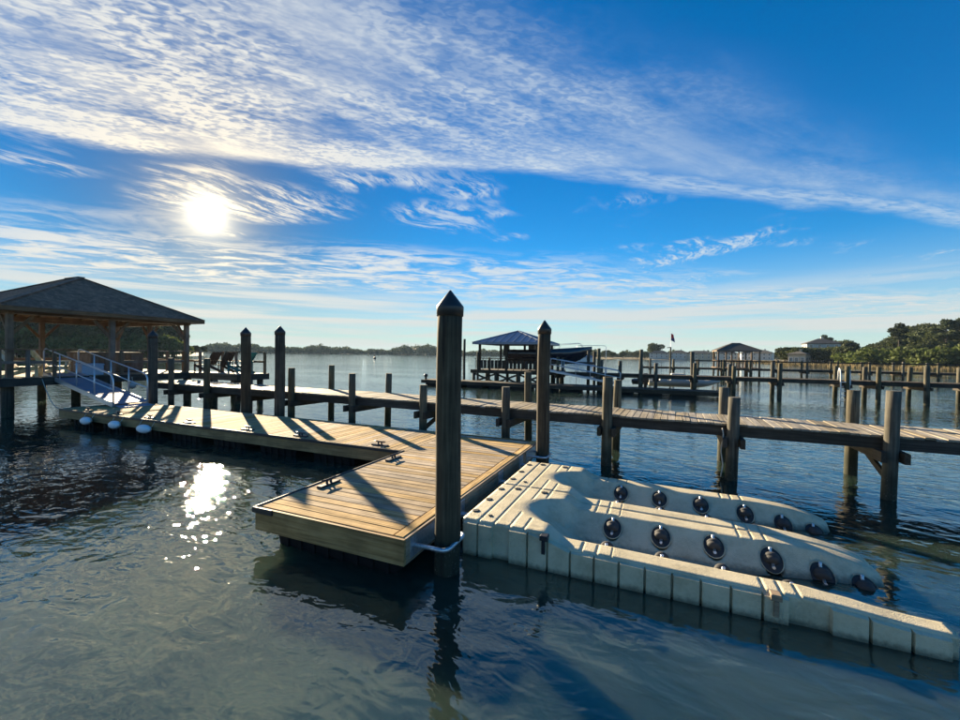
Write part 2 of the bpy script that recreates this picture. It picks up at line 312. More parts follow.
# ------------------------------------------------------------------ geometry helpers
COL = S.collection
class MB:
    def __init__(s): s.v = []; s.f = []; s.smooth = []
    def add(s, vs_, fs, smooth=False):
        k = len(s.v); s.v.extend(tuple(map(float, p)) for p in vs_); s.f.extend(tuple(i + k for i in f) for f in fs); s.smooth.extend([smooth] * len(fs)); return s
    def box(s, x0, x1, y0, y1, z0, z1):
        return s.add([(x0, y0, z0), (x1, y0, z0), (x1, y1, z0), (x0, y1, z0), (x0, y0, z1), (x1, y0, z1), (x1, y1, z1), (x0, y1, z1)],
                     [(3, 2, 1, 0), (4, 5, 6, 7), (0, 1, 5, 4), (1, 2, 6, 5), (2, 3, 7, 6), (3, 0, 4, 7)])
    def cbox(s, x0, x1, y0, y1, z0, z1, c=0.006):
        """box with chamfered long top edges and ends"""
        lo_ = [(x0, y0, z0), (x1, y0, z0), (x1, y1, z0), (x0, y1, z0)]
        md = [(x0, y0, z1 - c), (x1, y0, z1 - c), (x1, y1, z1 - c), (x0, y1, z1 - c)]
        hi = [(x0 + c, y0 + c, z1), (x1 - c, y0 + c, z1), (x1 - c, y1 - c, z1), (x0 + c, y1 - c, z1)]
        fs = [(3, 2, 1, 0), (8, 9, 10, 11)]
        for i in range(4):
            j = (i + 1) % 4; fs += [(i, j, j + 4, i + 4), (i + 4, j + 4, j + 8, i + 8)]
        return s.add(lo_ + md + hi, fs)
    def beam(s, p, q, wx, wz, upv=(0, 0, 1)):
        """rectangular bar from p to q, wx wide, wz deep"""
        p, q = Vector(p), Vector(q); d = (q - p).normalized(); u_ = Vector(upv)
        if abs(d.dot(u_)) > 0.98: u_ = Vector((0, 1, 0))
        sx = d.cross(u_).normalized() * wx / 2; sz = sx.cross(d).normalized() * wz / 2
        vs_ = [p - sx - sz, p + sx - sz, p + sx + sz, p - sx + sz, q - sx - sz, q + sx - sz, q + sx + sz, q - sx + sz]
        return s.add(vs_, [(0, 1, 2, 3), (7, 6, 5, 4), (4, 5, 1, 0), (5, 6, 2, 1), (6, 7, 3, 2), (7, 4, 0, 3)])
    def tube(s, pts, r, seg=10, caps=True, closed=False):
        pts = [Vector(p) for p in pts]; n = len(pts); rs = r if isinstance(r, (list, tuple)) else [r] * n
        k = len(s.v); ref = None
        for i, p in enumerate(pts):
            if closed: d = (pts[(i + 1) % n] - pts[i - 1]).normalized()
            else: d = (pts[min(i + 1, n - 1)] - pts[max(i - 1, 0)]).normalized()
            if ref is None: ref = d.orthogonal().normalized()
            ref = (ref - d * ref.dot(d)).normalized(); o = d.cross(ref)
            for j in range(seg):
                a = 2 * math.pi * j / seg; q = p + (ref * math.cos(a) + o * math.sin(a)) * rs[i]; s.v.append(tuple(q))
        m_ = n if closed else n - 1
        for i in range(m_):
            for j in range(seg):
                a0 = k + i * seg + j; a1 = k + i * seg + (j + 1) % seg; ii = (i + 1) % n
                b0 = k + ii * seg + j; b1 = k + ii * seg + (j + 1) % seg
                s.f.append((a0, a1, b1, b0)); s.smooth.append(True)
        if caps and not closed:
            s.f.append(tuple(k + j for j in reversed(range(seg)))); s.smooth.append(False)
            s.f.append(tuple(k + (n - 1) * seg + j for j in range(seg))); s.smooth.append(False)
        return s
    def lathe(s, prof, seg=20, center=(0, 0, 0), axis='Z'):
        k = len(s.v); n = len(prof)
        for r_, h in prof:
            for j in range(seg):
                a = 2 * math.pi * j / seg; x, y = r_ * math.cos(a), r_ * math.sin(a)
                p = {'Z': (x, y, h), 'X': (h, x, y), 'Y': (x, h, y)}[axis]
                s.v.append((p[0] + center[0], p[1] + center[1], p[2] + center[2]))
        for i in range(n - 1):
            for j in range(seg):
                s.f.append((k + i * seg + j, k + i * seg + (j + 1) % seg, k + (i + 1) * seg + (j + 1) % seg, k + (i + 1) * seg + j)); s.smooth.append(True)
        s.f.append(tuple(k + j for j in reversed(range(seg)))); s.smooth.append(False)
        s.f.append(tuple(k + (n - 1) * seg + j for j in range(seg))); s.smooth.append(False)
        return s
    def prism(s, poly, axis, a, b):
        """extrude a 2D polygon along an axis from a to b"""
        n = len(poly); P3 = lambda p, h: {'X': (h, p[0], p[1]), 'Y': (p[0], h, p[1]), 'Z': (p[0], p[1], h)}[axis]
        vs_ = [P3(p, a) for p in poly] + [P3(p, b) for p in poly]
        fs = [tuple(reversed(range(n))), tuple(range(n, 2 * n))] + [(i, (i + 1) % n, n + (i + 1) % n, n + i) for i in range(n)]
        return s.add(vs_, fs)
    def mesh(s, name):
        me = bpy.data.meshes.new(name); me.from_pydata(s.v, [], s.f)
        me.polygons.foreach_set('use_smooth', s.smooth); me.update()
        return me

def fixn(me):
    import bmesh
    bm = bmesh.new(); bm.from_mesh(me); bmesh.ops.recalc_face_normals(bm, faces=bm.faces); bm.to_mesh(me); bm.free()

def link(o, parent=None):
    COL.objects.link(o)
    if parent is not None: o.parent = parent
    return o
def part(name, mb, m, parent=None, loc=(0, 0, 0), rot=(0, 0, 0), kind=None):
    me = mb if isinstance(mb, bpy.types.Mesh) else mb.mesh(name)
    if not isinstance(mb, bpy.types.Mesh): fixn(me)
    if not me.materials: me.materials.append(m)
    o = bpy.data.objects.new(name, me); link(o, parent); o.location = loc; o.rotation_euler = rot
    if kind: o['kind'] = kind
    return o
def tag(o, label, cat, group=None):
    o['label'] = label; o['category'] = cat
    if group: o['group'] = group
    return o
def struct(o): o['kind'] = 'structure'; return o

# dock frame: u runs along the docks, v away from the camera
TH = R(-23); B0 = Vector((-0.808, 4.413, 0))
Uv = Vector((math.cos(TH), math.sin(TH), 0)); Vv = Vector((-math.sin(TH), math.cos(TH), 0))
def W(u, v, z=0): p = B0 + Uv * u + Vv * v; return Vector((p.x, p.y, z))
def thing(name, label, cat, u, v, z=0, rz=0.0, group=None):
    o = bpy.data.objects.new(name, None); o.empty_display_size = 0.2; link(o)
    o.location = W(u, v, z); o.rotation_euler = (0, 0, TH + rz)
    return tag(o, label, cat, group)
def thing_w(name, label, cat, loc, rz=0.0, group=None):
    o = bpy.data.objects.new(name, None); o.empty_display_size = 0.2; link(o)
    o.location = loc; o.rotation_euler = (0, 0, rz); return tag(o, label, cat, group)
def copy_tree(o, parent=None):
    c_ = o.copy(); COL.objects.link(c_); c_.parent = parent
    for ch in list(o.children): copy_tree(ch, c_)
    return c_

# ------------------------------------------------------------------ water and bed
mb = MB(); Rw = 2400
mb.add([(-Rw, -60, 0), (Rw, -60, 0), (Rw, Rw, 0), (-Rw, Rw, 0)], [(0, 1, 2, 3)])
struct(part('water', mb, WATER))

# ------------------------------------------------------------------ L-shaped floating dock
ZD = 0.50
fd = thing('floating_dock', 'L-shaped floating dock with new tan plank deck and black cleats', 'dock', -2.0, 4.4)
bu, bv = -2.0, 4.4
L = lambda u, v: (u - bu, v - bv)
def plank_mesh(length, width, th, c=0.006, name='plank'):
    b_ = MB(); b_.cbox(-length / 2, length / 2, -width / 2, width / 2, -th, 0, c)
    # slight cupping lines: nail heads are left to the material
    me = b_.mesh(name); fixn(me); return me
pw, gap = 0.138, 0.007
FU0, FU1, FV0, FV1 = -2.17, 0.0, 0.0, 5.50
WU0, WV0, WV1 = -15.75, 3.38, 5.50
pf = plank_mesh(FU1 - 0.14 - FU0, pw, 0.035)
v = FV0 + pw / 2 + 0.02
while v < FV1 - 0.05:
    x, y = L((FU0 + FU1 - 0.14) / 2, v)
    part('plank', pf, WDX, fd, (x + random.uniform(-.004, .004), y, ZD + random.uniform(-0.002, 0.002)), (0, random.uniform(-.0012, .0012), random.uniform(-.0012, .0012)))
    v += pw + gap
pwk = plank_mesh(WV1 - WV0, pw, 0.035)
u = FU0 - pw / 2 - 0.006
while u > WU0 + 0.05:
    x, y = L(u, (WV0 + WV1) / 2)
    part('plank', pwk, WDX, fd, (x, y + random.uniform(-.004, .004), ZD + random.uniform(-0.002, 0.002)), (random.uniform(-.0012, .0012), 0, R(90) + random.uniform(-.001, .001)))
    u -= pw + gap
# border board on the lift side of the finger
b_ = MB(); b_.cbox(-2.74, 2.74, -0.062, 0.062, -0.035, 0.004)
x, y = L(-0.066, 2.75); part('border_board', b_, WDX, fd, (x, y, ZD), (0, 0, R(90)))
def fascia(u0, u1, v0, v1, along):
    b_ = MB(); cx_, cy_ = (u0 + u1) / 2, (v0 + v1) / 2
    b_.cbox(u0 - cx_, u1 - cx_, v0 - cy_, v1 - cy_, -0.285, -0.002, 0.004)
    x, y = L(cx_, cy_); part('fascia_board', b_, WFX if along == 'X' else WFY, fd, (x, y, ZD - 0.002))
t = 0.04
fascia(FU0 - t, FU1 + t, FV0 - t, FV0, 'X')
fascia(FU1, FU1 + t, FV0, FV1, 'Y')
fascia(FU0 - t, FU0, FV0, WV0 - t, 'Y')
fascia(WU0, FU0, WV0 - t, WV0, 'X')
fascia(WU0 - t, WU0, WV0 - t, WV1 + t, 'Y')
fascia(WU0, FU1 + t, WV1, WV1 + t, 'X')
# black rub strip along the boat-slip edges
b_ = MB(); b_.cbox(-0.03, 0.0, -1.72, 1.70, -0.055, 0.012, 0.008); x, y = L(FU0 - t, 1.68)
part('rub_strip', b_, BLACKR, fd, (x, y, ZD))
b_ = MB(); b_.cbox(0, 0.34, -0.026, 0.0, -0.06, 0.008, 0.006); x, y = L(FU0 - t - 0.03, -t)
part('rub_strip', b_, BLACKR, fd, (x, y, ZD))
b_ = MB(); b_.cbox(-6.4, 7.0, -0.03, 0.0, -0.055, 0.006, 0.008); x, y = L(-9.25, WV0 - t)
part('rub_strip', b_, BLACKR, fd, (x, y, ZD))
# flotation tubs
def tub(u0, u1, v0, v1):
    b_ = MB(); cx_, cy_ = (u0 + u1) / 2, (v0 + v1) / 2; hx, hy = (u1 - u0) / 2, (v1 - v0) / 2
    b_.add([(-hx * .94, -hy * .94, -0.2), (hx * .94, -hy * .94, -0.2), (hx * .94, hy * .94, -0.2), (-hx * .94, hy * .94, -0.2), (-hx, -hy, 0.21), (hx, -hy, 0.21), (hx, hy, 0.21), (-hx, hy, 0.21)],
           [(3, 2, 1, 0), (4, 5, 6, 7), (0, 1, 5, 4), (1, 2, 6, 5), (2, 3, 7, 6), (3, 0, 4, 7)])
    k = -hx + 0.15
    while k < hx - 0.1:      # moulded ribs
        b_.box(k, k + 0.05, -hy - 0.012, hy + 0.012, -0.15, 0.17); k += 0.22
    x, y = L(cx_, cy_); part('float_tub', b_, BLACKP, fd, (x, y, 0))
tub(-2.0, -0.15, 0.12, 1.3); tub(-2.0, -0.15, 1.7, 2.9); tub(-2.0, -0.15, 3.5, 5.3)
u = -3.6
while u > -15: tub(u - 1.2, u, 3.5, 5.35); u -= 1.75
# cleats
def cleat_mesh():
    b_ = MB(); b_.cbox(-0.20, 0.20, -0.045, 0.045, 0, 0.028, 0.008)
    for sx in (-0.04, 0.04): b_.tube([(sx, 0, 0.012), (sx, 0, 0.075)], [0.022, 0.016], 8)
    b_.tube([(-0.145, 0, 0.092), (-0.09, 0, 0.086), (-0.03, 0, 0.083), (0.03, 0, 0.083), (0.09, 0, 0.086), (0.145, 0, 0.092)], [0.008, 0.015, 0.018, 0.018, 0.015, 0.008], 8)
    me = b_.mesh('cleat'); fixn(me); return me
CLEAT = cleat_mesh()
for (u, v, a) in ((-2.02, 1.05, 90), (-2.02, 2.72, 90), (-2.95, 3.55, 0), (-5.2, 3.52, 0), (-7.0, 3.52, 0), (-9.3, 3.52, 0), (-11.1, 3.52, 0), (-12.7, 3.52, 0), (-14.4, 3.52, 0)):
    x, y = L(u, v); part('cleat', CLEAT, DARKM, fd, (x, y, ZD + 0.001), (0, 0, R(a)))
# pile hoops
def hoop(u, v, dirx, diry):
    """galvanised U of pipe holding a piling against the dock side; opens toward (-dirx,-diry)"""
    pts = []; w_, d_ = 0.24, 0.40; rr = 0.09
    side = Vector((-diry, dirx, 0)); f_ = Vector((dirx, diry, 0))
    ctrl = [(-w_, -0.02), (-w_, d_ - rr)] + [(-w_ + rr - rr * math.cos(a), d_ - rr + rr * math.sin(a)) for a in (R(30), R(60), R(90))] \
         + [(w_ - rr + rr * math.sin(a), d_ - rr + rr * math.cos(a)) for a in (R(0), R(30), R(60), R(90))] + [(w_, -0.02)]
    for s_, f__ in ctrl: pts.append(side * s_ + f_ * f__)
    b_ = MB(); b_.tube(pts, 0.024, 10)
    x, y = L(u, v); h_ = part('pile_hoop', b_, GALV, fd, (x, y, ZD - 0.14))
    b2 = MB(); pl = 0.006
    c0 = side * 0.34; b2.beam(-c0 + f_ * 0.004, c0 + f_ * 0.004, 0.012, 0.22); part('hoop_plate', b2, GALV, h_)
hoop(FU1 + t, 0.42, 1, 0); hoop(FU1 + t, 4.86, 1, 0)
for u in (-8.52, -10.1, -15.25): hoop(u, WV1 + t, 0, 1)
# brackets where the drive-on ports couple to the dock
for v in (1.35, 2.95, 4.15):
    b_ = MB(); b_.cbox(0, 0.012, -0.12, 0.12, -0.24, 0.0, 0.004); b_.cbox(0.012, 0.10, -0.05, 0.05, -0.2, -0.16, 0.004); x, y = L(FU1 + t, v); part('coupling_bracket', b_, GALV, fd, (x, y, ZD - 0.03))

# ------------------------------------------------------------------ guide pilings
def piling(name, label, u, v, top, r=0.142, lean=(0, 0), group='capped guide pilings of the floating dock', z0=-0.8, capm=True, m=None, cat='piling', seg=24):
    o = thing(name, label, cat, u, v, 0, random.uniform(-1, 1), group)
    zs = np.linspace(z0, top, 14); pts = []; rs = []
    for k, z in enumerate(zs):
        pts.append((lean[0] * z + 0.006 * math.sin(z * 2.1 + u), lean[1] * z + 0.006 * math.cos(z * 1.7 + v), z)); rs.append(r * (1.06 - 0.07 * (z - z0) / (top - z0)) + random.uniform(-.0015, .0015))
    b_ = MB().tube(pts, rs, seg); part('shaft', b_, m or WPZ, o)
    if capm:
        c_ = MB(); e = pts[-1]; rr = rs[-1]
        c_.lathe([(rr + 0.010, -0.10), (rr + 0.014, 0.0), (rr + 0.012, 0.012), (rr * 0.52, 0.115), (rr * 0.08, 0.195), (0.002, 0.20)], seg, (e[0], e[1], e[2]))
        part('cap', c_, CAPM, o)
    return o
piling('guide_piling', 'thick weathered piling with black cone cap beside the front corner of the finger dock', 0.31, 0.44, 3.03, 0.143)
piling('guide_piling', 'dark capped piling at the back end of the finger dock, beside the drive-on port', 0.30, 4.86, 3.05, 0.135)
piling('guide_piling', 'capped piling on the back edge of the plank walk, next to the rail-side twin', -8.55, 5.83, 3.13, 0.15)
piling('guide_piling', 'capped piling on the walk back edge, in front of the teal chair platform', -10.1, 5.85, 3.1, 0.15, (-0.012, 0))
piling('guide_piling', 'capped piling at the foot of the aluminium gangway', -15.27, 5.85, 3.05, 0.15)

# ------------------------------------------------------------------ drive-on ports
def sm(x, a, b):
    q = np.clip((x - a) / (b - a), 0, 1); return q * q * (3 - 2 * q)
PL, PW_ = 4.60, 1.52
def port(name, label, u0, v0, near_arm):
    o = thing(name, label, 'boat port', u0, v0, 0, 0, 'beige drive-on floating ports')
    grooves = [0.22, 0.42, 0.62, 0.80, 1.48, 1.64, 1.80, 3.22, 3.36, 3.50]
    s_ = list(np.arange(0, PL + 0.001, 0.035))
    for gv in grooves: s_ = [q for q in s_ if abs(q - gv) > 0.014] + [gv - 0.011, gv - 0.006, gv + 0.006, gv + 0.011]
    s_ = np.array(sorted(s_)); w_ = np.linspace(0, PW_, 62)
    Sg, Wg = np.meshgrid(s_, w_, indexing='ij'); cc = PW_ / 2; T = np.abs(Wg - cc)
    zt = 0.425 - 0.125 * sm(Sg, 1.0, 1.28) - 0.03 * sm(Sg, 1.3, 3.4) - 0.07 * sm(Sg, 3.5, 4.55)
    k = np.clip((Sg - 0.50) / 0.85, 0, 1); hw = 0.50 * np.sqrt(np.clip(1 - (1 - k) ** 2, 0, 1)) + 0.06 * sm(Sg, 3.2, 4.5)
    zf = 0.425 - 0.39 * sm(Sg, 0.50, 1.5) - 0.20 * sm(Sg, 2.8, 4.4)
    q = np.clip(T / np.maximum(hw, 1e-4), 0, 1.5)
    prof = np.clip((q - 0.22) / 0.78, 0, 1); prof = prof * (1 - 0.18 * (1 - prof))
    fall = np.sqrt(np.clip(1 - np.clip((Sg - 4.0) / 0.70, 0, 1) ** 2, 0, 1))
    keep = np.ones_like(fall)
    armfall = fall if not near_arm else np.where(Wg < cc, 1.0, fall)
    ztt = zt * (0.2 + 0.8 * armfall) - 0.10 * (1 - armfall)
    Z = np.where(q < 1, zf + (ztt - zf) * prof, ztt)
    # rounded outer shoulders
    edge = np.minimum(Wg, PW_ - Wg); Z -= 0.022 * np.clip(1 - edge / 0.03, 0, 1) ** 2
    # grooves on the flanks and raised tread pads
    flank = (q > 1.04).astype(float)
    for gv in grooves: Z -= 0.010 * flank * (np.abs(Sg - gv) < 0.0065)
    Z -= 0.006 * flank * (np.abs(T - (cc - 0.12)) < 0.014) * (Sg < 1.0)
    # roller wells
    wells = []
    for sg in (-1, 1):
        for ss in (1.72, 2.32, 2.92, 3.52, 4.0, 4.38):
            tt = 0.34 if ss < 3.9 else 0.33
            ww = cc + sg * tt; wells.append((ss, ww, sg))
            dd = ((Sg - ss) / 0.105) ** 2 + ((Wg - ww) / 0.15) ** 2
            Z -= 0.085 * np.clip(1.15 - dd, 0, 1) ** 0.5
    n, m_ = Z.shape
    verts = np.stack([Sg.ravel(), Wg.ravel(), Z.ravel()], 1)
    idx = np.arange(n * m_).reshape(n, m_)
    faces = np.stack([idx[:-1, :-1].ravel(), idx[1:, :-1].ravel(), idx[1:, 1:].ravel(), idx[:-1, 1:].ravel()], 1)
    b_ = MB(); b_.add(verts.tolist(), faces.tolist(), True)
    # skirt
    ring = list(idx[:, 0]) + list(idx[-1, 1:]) + list(idx[-2::-1, -1]) + list(idx[0, -2:0:-1])
    k0 = len(b_.v); cxm, cym = PL / 2, PW_ / 2
    for i in ring:
        x, y, z = b_.v[i]; b_.v.append((x, y, -0.16))
    N = len(ring)
    for j in range(N):
        b_.f.append((ring[j], k0 + j, k0 + (j + 1) % N, ring[(j + 1) % N])); b_.smooth.append(False)
    me = b_.mesh('hull'); fixn(me)
    hull = part('hull', me, PORT, o)
    ztop = lambda s__: float(0.425 - 0.125 * sm(np.array(s__), 1.0, 1.28) - 0.03 * sm(np.array(s__), 1.3, 3.4) - 0.07 * sm(np.array(s__), 3.5, 4.55)) - 0.024
    # side panels on the outer face(s)
    for side, yy in ((-1, 0.0), (1, PW_)):
        if side == 1 and near_arm: continue
        if side == -1 and not near_arm: continue
        s0 = 0.02; ws = [0.20, 0.20, -0.20, 0.24, 0.24] + [0.262] * 8 + [0.22, -0.30, 0.28, 0.28, 0.26]
        for wd in ws:
            if wd < 0: s0 += -wd; continue
            s1 = min(s0 + wd, PL - 0.02)
            if s1 - s0 < 0.05: break
            b2 = MB(); za, zb = ztop(s0 + .01), ztop(s1 - .01)
            if side == 1:
                fa = lambda s__: (0.2 + 0.8 * math.sqrt(max(0, 1 - min(1, max(0, (s__ - 4.0) / 0.70)) ** 2)))
                za, zb = za * fa(s0) - 0.10 * (1 - fa(s0)) * 1.25, zb * fa(s1) - 0.10 * (1 - fa(s1)) * 1.25
                if zb < 0: break
            y0, y1 = (yy - 0.05, yy - 0.001) if side == -1 else (yy + 0.001, yy + 0.05)
            c = 0.007; yo = y0 if side == -1 else y1; yi = y1 if side == -1 else y0
            a0, a1 = s0 + 0.007, s1 - 0.007
            b2.add([(a0 - .003, yi, -0.1), (a1 + .003, yi, -0.1), (a1 + .003, yi, zb), (a0 - .003, yi, za), (a0 + c, yo, -0.1), (a1 - c, yo, -0.1), (a1 - c, yo, zb - c * 1.6), (a0 + c, yo, za - c * 1.6)],
                   [(0, 1, 2, 3), (7, 6, 5, 4), (4, 5, 1, 0), (5, 6, 2, 1), (6, 7, 3, 2), (7, 4, 0, 3)])
            part('side_panel', b2, PORT, hull)
            s0 = s1
    if near_arm:
        for sx in (1.06, 3.30):
            b2 = MB(); b2.cbox(-0.045, 0.045, -0.075, 0.03, -0.05, 0.006, 0.008); b2.cbox(-0.02, 0.02, -0.082, -0.06, -0.20, -0.052, 0.004); part('coupler_latch', b2, DARKM if sx < 2 else WFX, hull, (sx, 0, ztop(sx) + 0.02))
    # rollers on their axles
    rm = MB(); rm.lathe([(0.03, -0.060), (0.060, -0.054), (0.078, -0.034), (0.082, -0.010), (0.074, 0.0), (0.082, 0.010), (0.078, 0.034), (0.060, 0.054), (0.03, 0.060)], 18, axis='Y'); rme = rm.mesh('roller'); fixn(rme)
    am = MB(); am.tube([(0, -0.125, 0.03), (0, -0.10, 0.0), (0, 0.10, 0.0), (0, 0.125, 0.03)], 0.017, 8); ame = am.mesh('axle'); fixn(ame)
    lm_ = MB(); lm_.lathe([(1.0, 0.0), (0.92, -0.022), (0.6, -0.046), (0.02, -0.052)], 20); lme = lm_.mesh('well_shade'); lme.transform(Matrix.Diagonal((0.112, 0.158, 1.0, 1.0)))  # added dark dish: shade inside the beige roller well, put in as colour
    rg = MB()
    ringp = [(0.118 * math.cos(a), 0.165 * math.sin(a), 0) for a in np.linspace(0, 2 * math.pi, 22, endpoint=False)]
    rg.tube(ringp, 0.0055, 6, closed=True); rgm = rg.mesh('well_rim'); fixn(rgm)
    for ss, ww, sg in wells:
        i = int(np.argmin(abs(s_ - ss))); j = int(np.argmin(abs(w_ - ww)))
        zc = float(Z[i, j]) + 0.085 * 1.0
        # tilt follows the cradle wall
        j0, j1 = int(np.argmin(abs(w_ - (ww - 0.17)))), int(np.argmin(abs(w_ - (ww + 0.17))))
        slope = math.atan2(float(Z[i, j1] - Z[i, j0]), float(w_[j1] - w_[j0]))
        i0, i1 = max(i - 4, 0), min(i + 4, n - 1)
        r_ = part('roller', rme, ROLL, o, (ss, ww, zc + 0.014), (slope, 0, 0))
        part('axle', ame, GALV, r_)
        part('well_shade', lme, ROLL, o, (ss, ww, zc - 0.004), (slope, 0, 0))
        part('well_rim', rgm, PORT, o, (ss, ww, zc + 0.002), (slope, 0, 0))
    # star knobs and a coupling recess at the dock end
    def star(s__, w__, r_):
        b2 = MB(); pl = []
        for k_ in range(12):
            a = math.pi * k_ / 6; q_ = r_ if k_ % 2 == 0 else r_ * 0.5; pl.append((q_ * math.cos(a), q_ * math.sin(a)))
        b2.prism(pl, 'Z', 0, 0.012); part('star_knob', b2, DARKM, o, (s__, w__, 0.4255))
    star(0.72, PW_ - 0.16, 0.055); star(0.30, PW_ - 0.16, 0.055); star(0.30, 0.2, 0.03)
    for ww in (0.28, 0.75, 1.25):
        b2 = MB(); b2.lathe([(0.05, 0), (0.05, 0.012), (0.035, 0.016)], 14); part('coupler_cap', b2, ROLL, o, (0.06, ww, 0.4215))
    return o
port('drive_on_port', 'beige plastic drive-on port with black rollers, its outer side facing open water', 0.27, 0.945, True)
port('drive_on_port', 'beige plastic drive-on port with black rollers, on the side toward the fixed pier', 0.27, 0.945 + PW_ + 0.018, False)

# ------------------------------------------------------------------ fixed pier behind the float
def fixed_pier(name, label, u0, v0, rz, x0, x1, wd, zt, bents, planks=True, overlap=0.14, pm=None, zb=-0.8, r=0.110, group=None, cap=True, braces=(-0.6, -5.5, -10.5)):
    o = thing(name, label, 'pier', u0, v0, 0, rz, group)
    if planks:
        pm_ = plank_mesh(wd, 0.138, 0.038)
        x = x1 - 0.07
        while x > x0:
            part('plank', pm_, WGX, o, (x, wd / 2 + random.uniform(-.012, .012), zt + random.uniform(-.004, .004)), (random.uniform(-.002, .002), random.uniform(-.01, .01), R(90) + random.uniform(-.004, .004)))
            x -= 0.147
    else:
        b_ = MB(); x = x1 - 0.07
        while x > x0:
            b_.box(x - 0.067, x + 0.067, 0, wd, zt - 0.038, zt + random.uniform(-.004, .004)); x -= 0.15
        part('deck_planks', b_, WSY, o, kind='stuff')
    for yy in (0.05, wd / 2, wd - 0.05):
        xs = [x0] + [b for b in sorted(bb[0] for bb in bents) if x0 < b < x1] + [x1]
        for a, b in zip(xs[:-1], xs[1:]):
            if b - a < 0.05: continue
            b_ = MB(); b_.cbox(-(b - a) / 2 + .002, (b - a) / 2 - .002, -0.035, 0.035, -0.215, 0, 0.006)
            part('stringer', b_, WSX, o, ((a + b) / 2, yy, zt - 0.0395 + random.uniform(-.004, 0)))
    for (bx, tf, tb) in bents:
        for yy, tp in ((-0.115, tf), (wd + 0.115, tb)):
            if tp is None: continue
            rr = r * random.uniform(0.93, 1.05); lx, ly = random.uniform(-.028, .028), random.uniform(-.02, .02)
            pts = [(lx * (z - 1), ly * (z - 1), z) for z in np.linspace(zb, tp, 8)]
            b_ = MB().tube(pts, [rr * (1.08 - 0.1 * k / 7) for k in range(8)], 16)
            part('pile', b_, pm or WPZ2, o, (bx, yy, 0), (0, 0, random.uniform(0, 6)))
        if cap:
            for sx in (-0.155, 0.155):
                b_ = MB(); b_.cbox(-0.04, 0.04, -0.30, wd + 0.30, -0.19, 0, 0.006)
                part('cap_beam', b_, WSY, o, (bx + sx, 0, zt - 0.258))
            if bx in braces: b_ = MB(); b_.beam((0, 0.05, zt - 0.74), (0, wd * 0.6, zt - 0.44), 0.05, 0.12); part('knee_brace', b_, WSY, o, (bx - 0.02, 0, 0))
    return o
fixed_pier('fixed_pier', 'long fixed pier of grey planks on round piles directly behind the floating dock', 7.0, 5.95, -math.atan(0.04), -24.6, 4.0, 1.55, 1.13,
           [(1.9, 1.9, 1.9), (-0.6, 1.95, 1.83), (-3.02, 1.70, 1.78), (-5.5, 2.02, 1.86), (-8.0, 1.68, 2.0), (-10.5, 1.62, 1.75), (-13.1, 1.86, 1.8), (-15.75, 1.96, 2.02), (-18.2, None, None), (-20.35, 2.2, 1.3), (-22.7, 2.18, 1.2)])
b_ = MB(); pts = [(0.02 * math.sin(k * 1.3), 0.01 * math.cos(k), 1.06 - k * 0.125) for k in range(9)]
b_.tube(pts, 0.011, 6)
o = part('mooring_line', b_, ROPE); o.location = W(7.0 - 3.22, 5.90, 0); o.rotation_euler[2] = TH
tag(o, 'thin rope hanging down a pile of the grey plank pier beside the ports', 'rope')

# ------------------------------------------------------------------ pavilion on its deck
PU0, PU1, PV0, PV1, PZ = -25.6, -18.6, 2.75, 10.0, 1.42
dk = thing('pavilion_deck', 'raised timber deck on thick piles carrying the brown roofed pavilion', 'deck', -22.0, 6.3)
du, dv = -22.0, 6.3
def deck_slab(parent, u0, u1, v0, v1, z, ou, ov):
    b_ = MB(); y = v0
    while y < v1 - 0.05:
        b_.box(u0 - ou, u1 - ou, y - ov, y + 0.135 - ov, z - 0.038, z + random.uniform(-.003, .003)); y += 0.143
    part('deck_planks', b_, WGX, parent, kind='stuff')
    for (a, b, c, d, mm) in ((u0, u1, v0 - 0.045, v0 - 0.003, WBX), (u0, u1, v1 + 0.003, v1 + 0.045, WBX)):
        b_ = MB(); b_.cbox(a - ou, b - ou, c - ov, d - ov, z - 0.30, z - 0.004); part('fascia_board', b_, mm, parent)
    for (a, b) in ((u0 - 0.045, u0 - 0.003), (u1 + 0.003, u1 + 0.045)):
        b_ = MB(); b_.cbox(a - ou, b - ou, v0 - 0.045 - ov, v1 + 0.045 - ov, z - 0.30, z - 0.004); part('fascia_board', b_, WSY, parent)
    for x in np.arange(u0 + 0.5, u1 - 0.2, 1.1):
        b_ = MB(); b_.box(x - 0.04 - ou, x + 0.04 - ou, v0 - ov + .01, v1 - ov - .01, z - 0.28, z - 0.04); part('joist', b_, WSY, parent)
deck_slab(dk, PU0, PU1, PV0, PV1, PZ, du, dv)
deck_slab(dk, PU1 + 0.06, -15.2, 9.3, 10.9, PZ, du, dv)
def pile_at(parent, u, v, top, ou, ov, r=0.16, m=None):
    b_ = MB().tube([(0, 0, z) for z in np.linspace(-0.8, top, 5)], r, 14); return part('pile', b_, m or WPZ, parent, (u - ou, v - ov, 0))
for u in (-25.0, -21.9):
    for v in (3.3, 6.3, 9.4): pile_at(dk, u, v, PZ - 0.31, du, dv)
for v in (3.2, 6.25, 9.4): pile_at(dk, -19.0, v, PZ - 0.31, du, dv, 0.17)
for u in (-17.4, -15.5):
    for v in (9.5, 10.7): pile_at(dk, u, v, PZ - 0.31, du, dv, 0.14)
